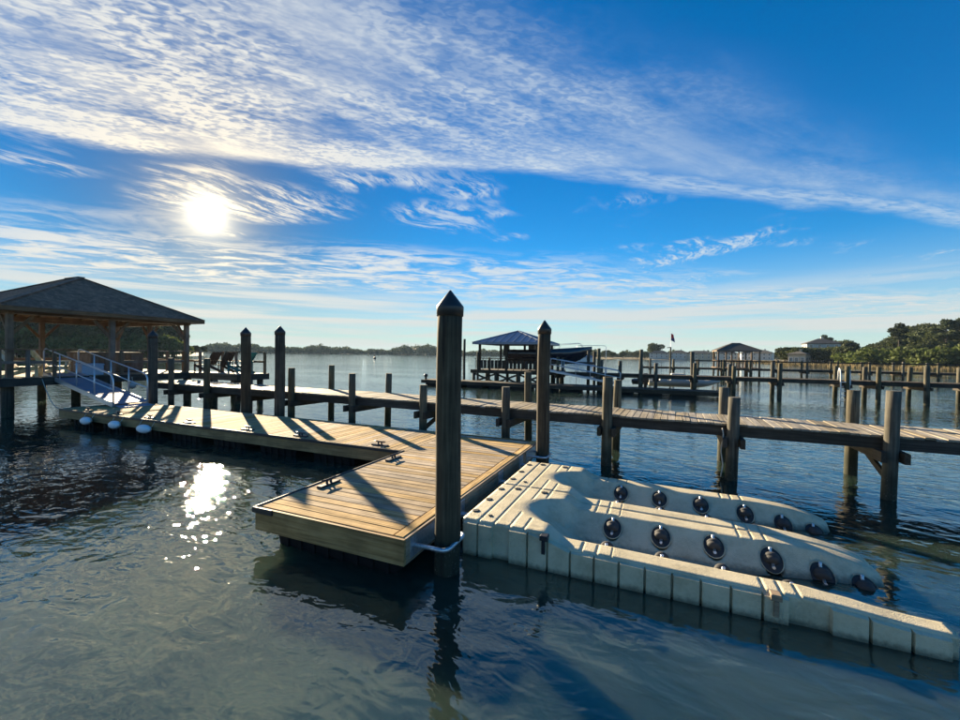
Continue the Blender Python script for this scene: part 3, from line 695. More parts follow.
# railing round the open sides
def rail_run(parent, p, q, z, ou, ov, n, h=1.05):
    (u0, v0), (u1, v1) = p, q; al = 'X' if abs(u1 - u0) > abs(v1 - v0) else 'Y'
    for k in range(n + 1):
        f_ = k / n; u, v = u0 + (u1 - u0) * f_, v0 + (v1 - v0) * f_
        b_ = MB(); b_.cbox(-0.05, 0.05, -0.05, 0.05, 0, h - 0.04); part('rail_post', b_, WBZ, parent, (u - ou, v - ov, z))
    for hh, ww, tt in ((h, 0.14, 0.04), (h * 0.55, 0.04, 0.10)):
        b_ = MB(); b_.beam((u0 - ou, v0 - ov, z + hh - 0.02), (u1 - ou, v1 - ov, z + hh - 0.02), ww, tt); part('rail', b_, WBX if al == 'X' else WBY, parent)
rail_run(dk, (PU0 + 0.1, PV1 - 0.1), (-18.8, PV1 - 0.1), PZ, du, dv, 5)
rail_run(dk, (PU0 + 0.1, PV0 + 0.1), (PU0 + 0.1, PV1 - 0.2), PZ, du, dv, 4)
rail_run(dk, (-18.4, 10.8), (-15.3, 10.8), PZ, du, dv, 3)
rail_run(dk, (PU1 - 0.1, 6.5), (PU1 - 0.1, 9.1), PZ, du, dv, 2)
rail_run(dk, (PU1 - 0.1, PV0 + 0.15), (PU1 - 0.1, 4.35), PZ, du, dv, 2)

pv = thing('pavilion', 'open timber pavilion with dark hipped shingle roof over the raised deck', 'pavilion', -22.0, 6.3, PZ)
EZ = 3.98 - PZ     # eave height above deck
for u in (-25.0, -22.0, -19.0):
    for v in (3.25, 6.3, 9.35):
        if u == -22.0 and v == 6.3: continue
        b_ = MB(); b_.cbox(-0.085, 0.085, -0.085, 0.085, 0, EZ - 0.24); part('post', b_, WBZ, pv, (u - du, v - dv, 0.003))
        # knee braces along the face
        for sg, ax in ((1, 'v'), (-1, 'v'), (1, 'u'), (-1, 'u')):
            uu, vv = (u, v + sg * 0.62) if ax == 'v' else (u + sg * 0.62, v)
            if not (-25.05 < uu < -18.95 and 3.2 < vv < 9.4): continue
            if ax == 'u' and abs(v - 6.3) < .1: continue
            if ax == 'v' and abs(u + 22) < .1: continue
            b2 = MB(); b2.beam((u - du + (0 if ax == 'v' else sg * 0.08), v - dv + (sg * 0.08 if ax == 'v' else 0), EZ - 0.95), (uu - du, vv - dv, EZ - 0.27), 0.07, 0.10); part('knee_brace', b2, WBZ, pv)
for v in (3.25, 9.35):
    b_ = MB(); b_.cbox(-25.2 - du, -18.8 - du, v - dv - 0.08, v - dv + 0.08, EZ - 0.237, EZ - 0.0); part('beam', b_, WBX, pv)
for u in (-25.0, -19.0):
    b_ = MB(); b_.cbox(u - du - 0.08, u - du + 0.08, 3.335 - dv, 9.265 - dv, EZ - 0.235, EZ - 0.002); part('beam', b_, WBY, pv)
# roof: four hips of stepped shingle courses
RO = 0.55; e0, e1, f0, f1 = -25.0 - RO - du, -19.0 + RO - du, 3.25 - RO - dv, 9.35 + RO - dv
apz = 5.72 - PZ; ezr = EZ + 0.02; ridge = 0.5
def hip_roof(parent, e0, e1, f0, f1, ez, az, ridge, courses, m, th=0.10, fm=None):
    cx_, cy_ = (e0 + e1) / 2, (f0 + f1) / 2
    A = [(e0, f0), (e1, f0), (e1, f1), (e0, f1)]; Bt = [(cx_ - ridge, cy_), (cx_ + ridge, cy_), (cx_ + ridge, cy_), (cx_ - ridge, cy_)]
    b_ = MB(); lip = 0.016
    def P_(i, t_, dzz): return (A[i][0] + (Bt[i][0] - A[i][0]) * t_, A[i][1] + (Bt[i][1] - A[i][1]) * t_, ez + (az - ez) * t_ + dzz)
    for k in range(courses):
        t0, t1 = k / courses, (k + 1) / courses
        for i in range(4):
            j = (i + 1) % 4
            b_.add([P_(i, t0, lip), P_(j, t0, lip), P_(j, t1, 0.002), P_(i, t1, 0.002)], [(0, 1, 2, 3)])
            b_.add([P_(i, t0, 0.0), P_(j, t0, 0.0), P_(j, t0, lip), P_(i, t0, lip)], [(0, 1, 2, 3)])
    me = b_.mesh('roof'); me.materials.append(m); roof = bpy.data.objects.new('roof', me); link(roof, parent)
    b2 = MB()
    low = [(A[i][0], A[i][1], ez - 0.012) for i in range(4)] + [(Bt[i][0], Bt[i][1], az - 0.04) for i in range(4)]
    b2.add(low, [(0, 1, 5, 4), (1, 2, 6, 5), (2, 3, 7, 6), (3, 0, 4, 7)]); part('roof_sheathing', b2, fm or WBX, roof)
    for i in range(4):
        j = (i + 1) % 4; b3 = MB(); o_ = Vector((A[j][1] - A[i][1], -(A[j][0] - A[i][0]), 0)).normalized() * -0.02
        b3.beam((A[i][0] + o_.x, A[i][1] + o_.y, ez - 0.085), (A[j][0] + o_.x, A[j][1] + o_.y, ez - 0.085), 0.03, 0.15); part('eave_board', b3, (WBX if i % 2 == 0 else WBY) if fm is None else fm, roof)
    for i in range(4):
        b4 = MB(); b4.beam(P_(i, 0, 0.02), P_(i, 1, 0.02), 0.22, 0.03); part('hip_cap', b4, m, roof)
    if ridge > 0.05:
        b5 = MB(); b5.beam((Bt[0][0] - .1, cy_, az + .02), (Bt[1][0] + .1, cy_, az + .02), 0.24, 0.035); part('ridge_cap', b5, m, roof)
    return roof
rf = hip_roof(pv, e0, e1, f0, f1, ezr, apz, ridge, 26, SHING)
cx_, cy_ = (e0 + e1) / 2, (f0 + f1) / 2
for k in range(9):     # rafters seen from below
    fr = (k + 0.5) / 9
    for (p, q) in (((e0 + (e1 - e0) * fr, f0 + .05), 0), ((e0 + (e1 - e0) * fr, f1 - .05), 0), ((e0 + .05, f0 + (f1 - f0) * fr), 1), ((e1 - .05, f0 + (f1 - f0) * fr), 1)):
        run = (1 - abs(2 * fr - 1)) * 0.93; hx = cx_ + (ridge if p[0] > cx_ else -ridge)
        tgt = (p[0], p[1] + (cy_ - p[1]) * run) if q == 0 else (p[0] + (cx_ - p[0]) * run, p[1])
        b_ = MB(); b_.beam((p[0], p[1], ezr - 0.09), (tgt[0], tgt[1], ezr - 0.09 + (apz - ezr) * run), 0.045, 0.13); part('rafter', b_, WBX, rf)

# furniture on the deck
def lounge(u, v, rz, label, m):
    o = thing('lounge_chair', label, 'chair', u, v, PZ + 0.003, rz, 'wooden lounge chairs on the pavilion deck')
    for k in range(5):
        y = -0.24 + k * 0.12; b_ = MB(); b_.beam((0.0, y, 0.33), (-0.42, y, 1.02), 0.10, 0.022, (0, 1, 0)); part('back_slat', b_, m, o)
    for k in range(5):
        x = 0.06 + k * 0.12; b_ = MB(); b_.cbox(x, x + 0.10, -0.3, 0.3, 0.36, 0.382); part('seat_slat', b_, m, o)
    for sy in (-0.33, 0.33):
        b_ = MB(); b_.beam((0.62, sy, 0), (0.62, sy, 0.40), 0.09, 0.03); part('leg', b_, m, o)
        b_ = MB(); b_.beam((-0.30, sy, 0.0), (0.66, sy, 0.36), 0.03, 0.12); part('leg', b_, m, o)
        b_ = MB(); b_.cbox(-0.2, 0.7, sy - 0.07, sy + 0.07, 0.56, 0.582); part('armrest', b_, m, o)
        b_ = MB(); b_.beam((-0.15, sy, 0.10), (-0.15, sy, 0.56), 0.05, 0.03); part('arm_post', b_, m, o)
        b_ = MB(); b_.beam((0.62, sy, 0.40), (0.62, sy, 0.56), 0.05, 0.03); part('arm_post', b_, m, o)
    return o
lounge(-19.7, 3.62, R(60), 'pale cedar lounge chair beside the pavilion corner post', CHAIRW)
lounge(-19.9, 4.55, R(60), 'pale cedar lounge chair with tall slatted back behind the gangway top', CHAIRW)
lounge(-15.9, 10.2, R(200), 'teal slatted garden chair on the open platform right of the pavilion', TEAL)
DKW = wood('dark_chair_wood', (0.03, 0.02, 0.014), (0.06, 0.042, 0.028), (0.09, 0.065, 0.045), 'Z')
lounge(-18.3, 10.1, R(190), 'dark wooden slatted chair near the platform railing, closest to the pavilion post', DKW)
lounge(-17.4, 10.2, R(185), 'dark wooden slatted chair near the platform railing, between teal chair and its dark twin', DKW)
hb = thing('hot_tub_cabinet', 'large dark brown panelled cabinet under the pavilion roof beside the gangway', 'cabinet', -21.6, 7.3, PZ + 0.003)
for k in range(8):
    b_ = MB(); b_.cbox(-0.02, 0.02, -1.0 + k * 0.25 + 0.004, -1.0 + (k + 1) * 0.25 - 0.004, 0.05, 0.86); part('panel', b_, WBZ, hb, (1.0, 0, 0))
for k in range(8):
    b_ = MB(); b_.cbox(-1.0 + k * 0.25 + 0.004, -1.0 + (k + 1) * 0.25 - 0.004, -0.02, 0.02, 0.05, 0.86); part('panel', b_, WBZ, hb, (0, -1.0, 0))
b_ = MB(); b_.cbox(-0.98, 0.98, -0.98, 0.98, 0, 0.84); part('body', b_, DARKM, hb)
b_ = MB(); b_.cbox(-1.05, 1.05, -1.05, 1.05, 0.865, 0.95, 0.03); part('cover', b_, WBX, hb)
ck = thing('storage_box', 'pale blue plastic storage box at the top of the gangway', 'box', -19.35, 5.7, PZ + 0.003)
b_ = MB(); b_.cbox(-0.25, 0.25, -0.36, 0.36, 0, 0.40, 0.02); part('body', b_, COOL, ck)
b_ = MB(); b_.cbox(-0.27, 0.27, -0.38, 0.38, 0.402, 0.47, 0.025); part('lid', b_, COOL, ck)
b_ = MB(); b_.lathe([(0.03, -0.13), (0.09, -0.11), (0.135, -0.05), (0.145, 0.0), (0.135, 0.05), (0.09, 0.11), (0.035, 0.135), (0.035, 0.19)], 18)
o = part('round_buoy', b_, BUOYG); o.location = W(-17.6, 6.35, 1.0); tag(o, 'round grey buoy hung below the pier edge behind the gangway', 'buoy')
b_ = MB(); b_.tube([(0, 0, 0.19), (0.0, -0.02, 0.36)], 0.012, 6); part('lanyard', b_, ROPE, o)

# dock line drooping from deck to float
b_ = MB(); p0, p1 = Vector((-18.55, 3.95, 1.35)), Vector((-15.6, 3.45, 0.52)); pts = []
for k in range(15):
    f_ = k / 14; p = p0.lerp(p1, f_); pts.append(W(p.x, p.y, p.z - 0.42 * math.sin(math.pi * f_) * (1.0)))
b_.tube(pts, 0.013, 6); tag(part('shore_power_cord', b_, ROPE), 'thin pale cord drooping from the pavilion deck to the float end', 'cord')

# ------------------------------------------------------------------ gangway
gw = thing('gangway', 'aluminium gangway ramp with tubular handrails from pavilion deck to float', 'gangway', -14.7, 4.85)
gx, gz0, gz1 = -4.75, ZD + 0.10, PZ + 0.10
def G(s_, y, h): return (gx * s_, y, gz0 + (gz1 - gz0) * s_ + h)
for sy in (-0.52, 0.52):
    b_ = MB(); b_.beam(G(0, sy, -0.03), G(1, sy, -0.03), 0.06, 0.15); part('side_beam', b_, ALU, gw)
    top = [G(0.0, sy, 0.0), G(0.0, sy, 0.70), G(0.005, sy, 0.86), G(0.025, sy, 0.97), G(0.06, sy, 1.0)] + [G(k / 10, sy, 1.0) for k in range(1, 10)] + [G(0.96, sy, 1.0), G(0.99, sy, 0.95), G(1.0, sy, 0.82), G(1.0, sy, 0.0)]
    b_ = MB(); b_.tube(top, 0.026, 8); part('handrail', b_, ALU, gw)
    b_ = MB(); b_.tube([G(0.005, sy, 0.5), G(0.995, sy, 0.5)], 0.02, 8); part('mid_rail', b_, ALU, gw)
    for k in (0.25, 0.5, 0.75):
        b_ = MB(); b_.tube([G(k, sy, 0.03), G(k, sy, 0.985)], 0.022, 8); part('rail_post', b_, ALU, gw)
for k in range(22):
    s0, s1 = (k + 0.08) / 22, (k + 0.88) / 22
    b_ = MB(); b_.beam(G(s0, 0, 0), G(s1, 0, 0), 0.97, 0.035); part('tread', b_, ALUD, gw)
b_ = MB(); b_.cbox(0.0, 0.55, -0.5, 0.5, -0.008, 0.006); part('toe_plate', b_, ALUD, gw, (0.03, 0, ZD + 0.05), (0, R(7), 0))

# fenders along the walk
for u, lab in ((-13.75, 'white oval fender on the float edge, the one closest to the drooping cord'), (-12.2, 'white oval fender on the float edge, middle one of three'), (-10.75, 'white oval fender on the float edge, last one toward the finger dock')):
    b_ = MB(); b_.lathe([(0.012, -0.27), (0.04, -0.26), (0.085, -0.19), (0.115, -0.09), (0.12, 0.0), (0.115, 0.09), (0.085, 0.19), (0.04, 0.26), (0.012, 0.27)], 18, axis='X')
    o = part('fender', b_, WHITEP); o.location = W(u, WV0 - 0.20, 0.27); o.rotation_euler = (0, R(random.uniform(-4, 4)), TH + R(random.uniform(-5, 5)))
    tag(o, lab, 'fender', 'white fenders on the float')
    for sx in (-0.27, 0.27):
        b2 = MB(); b2.tube([(sx * 0.98, 0, 0), (sx, 0.10, 0.18), (sx, 0.14, 0.232)], 0.007, 5); part('lanyard', b2, ROPE, o)

# ------------------------------------------------------------------ neighbours' docks
P3V = 27.6
fixed_pier('neighbour_pier', 'dark neighbouring pier on slim piles with a swim ladder', 0.0, P3V, 0.0, -6.0, 30.0, 1.5, 1.22,
           [(-4.3, 2.4, 2.3), (-1.27, 3.05, 2.2), (0.21, 2.16, None), (1.6, 3.0, 1.9), (2.6, 2.06, 2.0), (5.02, 2.11, 2.88), (7.3, 1.96, 2.07), (9.8, 2.2, 2.26), (13.15, 2.1, 2.07), (14.6, 2.08, 2.04), (16.7, 2.19, 2.09), (18.9, 2.3, 2.1), (21.5, 2.2, 2.1), (24, 2.2, 2.1), (27, 2.2, 2.1)], planks=False, r=0.12)
lad = thing('swim_ladder', 'white swim ladder hung on the dark neighbouring pier', 'ladder', 13.05, P3V - 0.1, 0)
for sx in (-0.22, 0.22):
    b_ = MB(); b_.tube([(sx, 0.35, 1.24), (sx, 0.30, 1.75), (sx, 0.18, 1.95), (sx, 0.02, 1.85), (sx, -0.06, 1.5), (sx, -0.08, 0.7), (sx, -0.08, -0.4)], 0.032, 8); part('side_rail', b_, WHITE, lad)
for k in range(5):
    b_ = MB(); b_.tube([(-0.22, -0.08, 0.05 + k * 0.27), (0.22, -0.08, 0.05 + k * 0.27)], 0.026, 6); part('rung', b_, WHITE, lad)
# handrail with two lines on the left stretch of that pier
def neighbour_float(name, label, u0, u1, v0, v1, z=0.42, slope=0.0):
    o = thing(name, label, 'dock', u0, v0, 0, slope)
    Lx, Wd = u1 - u0, v1 - v0
    b_ = MB(); x = 0.02
    while x < Lx - 0.1: b_.box(x, x + 0.14, 0.002, Wd - .002, z - 0.035, z + random.uniform(-.003, .003)); x += 0.15
    part('deck_planks', b_, WSY, o, kind='stuff')
    for (a, b, c, d, mm) in ((0, Lx, -0.04, 0.0, WSX), (0, Lx, Wd, Wd + .04, WSX)):
        b_ = MB(); b_.cbox(a, b, c, d, z - 0.26, z - 0.004); part('fascia_board', b_, mm, o)
    for a in (-0.04, Lx):
        b_ = MB(); b_.cbox(a, a + 0.04, -0.04, Wd + 0.04, z - 0.26, z - 0.005); part('fascia_board', b_, WSY, o)
    x = 0.3
    while x < Lx - 1.4:
        b_ = MB(); b_.cbox(x, x + 1.3, 0.1, Wd - 0.1, -0.2, z - 0.27); part('float_tub', b_, BLACKP, o); x += 1.8
    return o
neighbour_float('neighbour_float', 'long low dark floating dock in front of the metal-roofed boat shelter', -14.6, -0.8, 24.6, 26.4)
neighbour_float('neighbour_float', 'low dark floating dock tapering out past the tall mooring posts', -0.4, 6.3, 25.2, 26.9, 0.36)
fb = thing('float_bollard', 'short rounded dark bollard on the end of the long low float', 'bollard', -14.4, 24.9, 0.43)
b_ = MB(); b_.lathe([(0.09, 0), (0.09, 0.22), (0.16, 0.26), (0.17, 0.36), (0.10, 0.44), (0.02, 0.46)], 14); part('post', b_, DARKM, fb)
for (u, v, top, r, lab) in ((-13.6, 26.6, 4.05, 0.10, 'tall slim dark mooring post on the end of the long low float'), (-12.0, 27.0, 3.75, 0.10, 'tall slim dark mooring post just left of the metal-roofed shelter'),
                            (-11.2, 28.0, 2.7, 0.09, 'medium slim post beside the shelter deck corner, right of the tall one'), (-10.4, 28.6, 2.25, 0.09, 'short slim post at the shelter deck corner')):
    piling('mooring_post', lab, u, v, top, r, group='slim mooring posts by the metal-roofed shelter', capm=False, m=WSP if False else WPZ, seg=12)
# boat shelter with standing-seam roof
sh = thing('boat_shelter', 'small open shelter with blue-grey standing-seam metal roof over dark deck', 'shelter', -8.6, 31.0)
b_ = MB(); b_.cbox(-3.2, 3.6, -3.0, 3.0, 1.0, 1.2); part('deck', b_, WSX, sh)
b_ = MB(); b_.cbox(-3.25, 3.65, -3.06, -3.0, 0.93, 1.22); part('fascia_board', b_, WSX, sh)
for u in (-3.0, -1.0, 1.0, 3.2):
    for v in (-2.9, 0, 2.9):
        b_ = MB().tube([(0, 0, -0.8), (0, 0, 0.99)], 0.13, 12); part('pile', b_, WPZ, sh, (u, v, 0))
for u in np.arange(-3.0, 3.0, 2.0):
    b_ = MB(); b_.beam((u, -2.98, 0.15), (u + 2.0, -2.98, 0.9), 0.05, 0.15); part('cross_brace', b_, WSX, sh)
    b_ = MB(); b_.beam((u, -2.88, 0.9), (u + 2.0, -2.88, 0.15), 0.05, 0.15); part('cross_brace', b_, WSX, sh)
for u in (-2.6, -0.2, 2.4):
    for v in (-2.6, 2.6):
        b_ = MB(); b_.cbox(-0.09, 0.09, -0.09, 0.09, 0, 2.2); part('post', b_, WSX, sh, (u, v, 1.203))
for k in range(9):
    b_ = MB(); b_.cbox(-0.02, 0.02, -0.02, 0.02, 0, 0.95); part('rail_post', b_, WSX, sh, (-2.9 + k * 0.68, -2.8, 1.203))
b_ = MB(); b_.beam((-2.95, -2.8, 2.17), (2.6, -2.8, 2.17), 0.12, 0.05); part('rail', b_, WSX, sh)
for k in range(16):
    b_ = MB(); b_.box(-0.13, 0.13, -0.012, 0.012, 0.12, 0.82); part('rail_board', b_, WSX, sh, (-2.7 + k * 0.33, -2.76, 1.203))
A0, A1 = -3.1, 3.0
mr = hip_roof(sh, A0, A1, -3.1, 3.1, 3.52, 4.62, 0.02, 1, METROOF, fm=METROOF)
for k in range(9):
    fr = (k + 1) / 10; x = A0 + (A1 - A0) * fr; run = 1 - abs(2 * fr - 1)
    for sgn in (-1, 1):
        b_ = MB(); b_.beam((x, sgn * 3.1, 3.55), (x, sgn * 3.1 * (1 - run), 3.55 + 1.1 * run), 0.03, 0.05); part('roof_seam', b_, METROOF, mr)
        y = -3.1 + 6.2 * fr; cxm = (A0 + A1) / 2; xe = A1 if sgn > 0 else A0
        b_ = MB(); b_.beam((xe, y, 3.55), (xe + (cxm - xe) * run, y, 3.55 + 1.1 * run), 0.03, 0.05); part('roof_seam', b_, METROOF, mr)
# powerboat on its lift
def hull_boat(name, label, u, v, z, rz, Lb, bm, hb_, mh, mt, console=True, group=None):
    o = thing(name, label, 'boat', u, v, z, rz, group)
    st = 14; secs = []
    for k in range(st + 1):
        t_ = k / st; x = -Lb / 2 + Lb * t_
        beam_ = bm / 2 * (1 - max(0, (t_ - 0.45) / 0.55) ** 2.2) + 0.01; sheer = hb_ * (1 + 0.28 * max(0, t_ - 0.35) ** 1.3 * 1.6)
        keel = 0.0 + hb_ * 0.95 * max(0, (t_ - 0.66) / 0.34) ** 2.0; ch = keel + (sheer - keel) * (0.42 - 0.05 * t_)
        secs.append([(x, 0, keel), (x, beam_ * 0.80, ch), (x, beam_, sheer), (x, beam_ * 0.90, sheer + 0.02), (x, beam_ * 0.86, sheer - 0.22 * (t_ < 0.86))])
    b_ = MB()
    for sg in (1, -1):
        k0 = len(b_.v)
        for s__ in secs:
            for p in s__: b_.v.append((p[0], sg * p[1], p[2]))
        for i in range(st):
            for j in range(4):
                b_.f.append((k0 + i * 5 + j, k0 + (i + 1) * 5 + j, k0 + (i + 1) * 5 + j + 1, k0 + i * 5 + j + 1)); b_.smooth.append(True)
    b_.add([secs[0][0], secs[0][1], secs[0][2], (secs[0][2][0], -secs[0][2][1], secs[0][2][2]), (secs[0][1][0], -secs[0][1][1], secs[0][1][2])], [(0, 1, 2, 3, 4)])
    part('hull', b_, mh, o)
    b_ = MB(); d = []
    for s__ in secs: d.append((s__[4][0], s__[4][1], s__[4][2])); 
    nn = len(d); vv_ = d + [(p[0], -p[1], p[2]) for p in d]
    b_.add(vv_, [(i, i + 1, nn + i + 1, nn + i) for i in range(nn - 1)]); part('deck', b_, mt, o)
    if console:
        b_ = MB(); b_.cbox(-0.9, 0.1, -0.45, 0.45, hb_ * 0.75, hb_ + 0.55, 0.06); part('console', b_, mt, o)
        b_ = MB(); b_.box(-0.02, 0.02, -0.42, 0.42, hb_ + 0.45, hb_ + 0.85); part('windscreen', b_, GLASS, o)
        b_ = MB(); b_.cbox(-1.7, -1.2, -0.5, 0.5, hb_ * 0.75, hb_ + 0.42, 0.05); part('seat', b_, mt, o)
        b_ = MB()
        b_.cbox(-Lb / 2 - 0.45, -Lb / 2 - 0.02, -0.22, 0.22, hb_ * 0.55, hb_ + 0.5, 0.08); b_.cbox(-Lb / 2 - 0.36, -Lb / 2 - 0.12, -0.07, 0.07, -0.3, hb_ * 0.55 - .003, 0.01); part('outboard', b_, DARKM, o)
        for sy in (-1, 1):
            b_ = MB(); b_.tube([(Lb * 0.08, sy * bm * 0.45, hb_ * 1.1), (Lb * 0.12, sy * bm * 0.44, hb_ * 1.1 + 0.35), (Lb * 0.36, sy * bm * 0.22, hb_ * 1.25 + 0.3), (Lb * 0.40, sy * bm * 0.18, hb_ * 1.2)], 0.018, 6); part('bow_rail', b_, GALV, o)
    return o
hull_boat('powerboat', 'black-hulled powerboat raised on a lift, bow past the metal-roofed shelter', -5.9, 31.2, 1.72, R(2), 7.2, 2.5, 1.22, NAVY, DARKM)
lf = thing('boat_lift', 'dark steel boat lift cradle holding up the black powerboat', 'boat lift', -4.2, 31.2)
for x in (-1.8, 1.9):
    for y in (-1.75, 1.75):
        b_ = MB().tube([(0, 0, -0.8), (0, 0, 2.9)], 0.12, 10); part('pile', b_, WPZ, lf, (x, y, 0))
    b_ = MB(); b_.beam((x, -1.7, 1.72), (x, 1.7, 1.72), 0.1, 0.2); part('cross_beam', b_, DARKM, lf)
for y in (-0.55, 0.55):
    b_ = MB(); b_.beam((-2.0, y, 1.9), (2.1, y, 1.9), 0.1, 0.16); part('bunk', b_, DARKM, lf)
# aluminium ramp of the neighbour
gn = thing('neighbour_gangway', 'sloping aluminium ramp with rails below the black powerboat bow', 'gangway', 0.3, 27.2)
def G2(s_, y, h): return (-5.2 * s_, y, 0.5 + 0.85 * s_ + h)
for sy in (-0.45, 0.45):
    b_ = MB(); b_.beam(G2(0, sy, 0), G2(1, sy, 0), 0.05, 0.14); part('side_beam', b_, ALU, gn)
    b_ = MB(); b_.tube([G2(0, sy, 0), G2(0, sy, 0.8), G2(0.03, sy, 0.95), G2(0.97, sy, 0.95), G2(1, sy, 0.8), G2(1, sy, 0)], 0.03, 8); part('handrail', b_, ALU, gn)
    b_ = MB(); b_.tube([G2(0, sy, 0.48), G2(1, sy, 0.48)], 0.024, 8); part('mid_rail', b_, ALU, gn)
    for k in (0.2, 0.4, 0.6, 0.8): b_ = MB(); b_.tube([G2(k, sy, 0), G2(k, sy, 0.95)], 0.024, 8); part('rail_post', b_, ALU, gn)
b_ = MB(); b_.beam(G2(0, 0, 0.02), G2(1, 0, 0.02), 0.84, 0.04); part('ramp_deck', b_, ALUD, gn)
hull_boat('skiff', 'low pale skiff lying behind the dark neighbouring pier', 4.6, 31.6, 0.18, R(4), 5.0, 1.8, 0.5, SIDING2, SIDING2, True)
hull_boat('skiff', 'small dark dinghy moored by the tall post of the neighbouring pier', 2.4, 33.6, 0.12, R(-5), 3.2, 1.4, 0.45, NAVY, DARKM, False)
# thin pipe arch standing behind the powerboat bow
ar = thing('pipe_arch', 'thin pipe arch standing above the pier beyond the powerboat bow', 'frame', -2.8, 34.5)
b_ = MB(); b_.tube([(-1.3, 0, -0.6), (-1.3, 0, 3.3), (-1.2, 0, 3.45), (1.2, 0, 3.42), (1.3, 0, 3.28), (1.3, 0, -0.6)], 0.022, 8); part('pipe', b_, GALV, ar)

# ------------------------------------------------------------------ farther pier with brown pavilion
P4V = 57.0
fixed_pier('far_pier', 'far railed pier running toward the wooded shore on the right', 8.0, P4V, 0.0, -7.0, 62.0, 1.8, 1.16,
           [(x, 2.25 + 0.05 * math.sin(x), 2.2) for x in np.arange(-6.0, 61, 2.9)], planks=False, r=0.12, cap=True)
fr_ = thing('pier_handrail', 'dark timber handrail along the far pier', 'railing', 8.0, P4V)
for k in range(12):
    b_ = MB(); b_.beam((k * 5.2 - 1.0, -0.25, 2.06), (k * 5.2 + 4.2, -0.25, 2.06), 0.05, 0.14); part('rail', b_, WSX, fr_)
fp = thing('far_pavilion', 'brown pavilion with dark hipped roof standing over the water on the far pier', 'pavilion', 12.7, 61.5, 0)
b_ = MB(); b_.cbox(-3.0, 3.0, -3.0, 3.0, 0.95, 1.2); part('deck', b_, WBX, fp)
for x in (-2.7, -0.9, 0.9, 2.7):
    for y in (-2.7, 2.7):
        b_ = MB(); b_.cbox(-0.1, 0.1, -0.1, 0.1, 0, 2.3); part('post', b_, WBZ, fp, (x, y, 1.203))
        b_ = MB().tube([(0, 0, -0.8), (0, 0, 0.94)], 0.15, 10); part('pile', b_, WPZ2, fp, (x, y, 0))
for y in (-2.85, 2.85):
    b_ = MB(); b_.beam((-2.8, y, 2.1), (2.8, y, 2.1), 0.1, 0.08); part('rail', b_, WBX, fp)
    for k in range(14): b_ = MB(); b_.box(-0.06, 0.06, -0.02, 0.02, 0, 0.85); part('baluster', b_, WBZ, fp, (-2.6 + k * 0.4, y, 1.203))
for x in (-2.85, 2.85):
    b_ = MB(); b_.beam((x, -2.8, 2.1), (x, 2.8, 2.1), 0.1, 0.08); part('rail', b_, WBY, fp)
hip_roof(fp, -2.95, 2.95, -2.9, 2.9, 3.5, 4.5, 0.5, 10, DROOF)
fp.scale = (0.86, 0.86, 1.0)
fl = thing('lamp_post', 'slim dark lamp post rising from the water between the piers', 'lamp post', 4.0, 42.0)
b_ = MB().tube([(0, 0, -0.8), (0, 0, 3.45)], [0.09, 0.07], 10); part('pole', b_, WPZ, fl)
b_ = MB(); b_.beam((-0.35, 0, 3.42), (0.05, 0, 3.48), 0.12, 0.07); part('lamp_head', b_, DARKM, fl)
fg = thing('flagpole', 'tall thin flagpole with limp red and dark blue flag', 'flagpole', 4.6, 60.0)
b_ = MB().tube([(0, 0, -0.5), (0, 0, 5.9)], [0.035, 0.02], 8); part('pole', b_, GALV, fg)
b_ = MB(); b_.lathe([(0.01, 0), (0.05, 0.04), (0.01, 0.09)], 8, (0, 0, 5.9)); part('finial', b_, GALV, fg)
def cloth(z0, z1, w0, w1):
    b_ = MB(); n_ = 8
    for sg, th in ((1, 0.0), (1, 0.02)):
        pass
    vs_ = []; fs = []
    for i in range(n_ + 1):
        f_ = i / n_; x0 = f_
        vs_ += [(0.03 + w0 * f_, 0.08 * math.sin(f_ * 7), z0 - 0.15 * f_), (0.03 + w1 * f_, 0.08 * math.sin(f_ * 7 + .6), z1 - 0.3 * f_)]
    for i in range(n_): fs.append((2 * i, 2 * i + 2, 2 * i + 3, 2 * i + 1))
    b_.add(vs_, fs, True); return b_
part('flag_field', cloth(5.8, 5.25, 0.28, 0.42), RED, fg); part('flag_canton', cloth(5.25, 4.85, 0.42, 0.5), BLUEF, fg)

# ------------------------------------------------------------------ shores, houses and trees
def leaf_mesh(name, lobes, n, size, flat=0.0):
    """leaf clumps spread over the shells of several lobes"""
    wts = np.array([l[3] * l[4] for l in lobes]); wts = wts / wts.sum()
    ks = rng.choice(len(lobes), n, p=wts)
    Lb = np.array(lobes)[ks]
    d = rng.normal(size=(n, 3)); d /= np.linalg.norm(d, axis=1)[:, None]
    rad = rng.uniform(0.55, 1.06, n) ** 0.7
    c = Lb[:, :3] + d * rad[:, None] * np.stack([Lb[:, 3], Lb[:, 3], Lb[:, 4]], 1)
    a = rng.normal(size=(n, 3)); a[:, 2] *= (1 - flat); a /= np.linalg.norm(a, axis=1)[:, None]
    b = np.cross(a, rng.normal(size=(n, 3))); b /= np.linalg.norm(b, axis=1)[:, None]
    sz = size * rng.uniform(0.6, 1.4, n)[:, None]
    V = np.stack([c + a * sz, c + b * sz * 0.7, c - a * sz, c - b * sz * 0.7], 1).reshape(-1, 3)
    me = bpy.data.meshes.new(name); me.vertices.add(4 * n); me.vertices.foreach_set('co', V.ravel())
    me.loops.add(4 * n); me.loops.foreach_set('vertex_index', np.arange(4 * n)); me.polygons.add(n)
    me.polygons.foreach_set('loop_start', np.arange(0, 4 * n, 4)); me.polygons.foreach_set('loop_total', np.full(n, 4)); me.update(); me.validate()
    return me
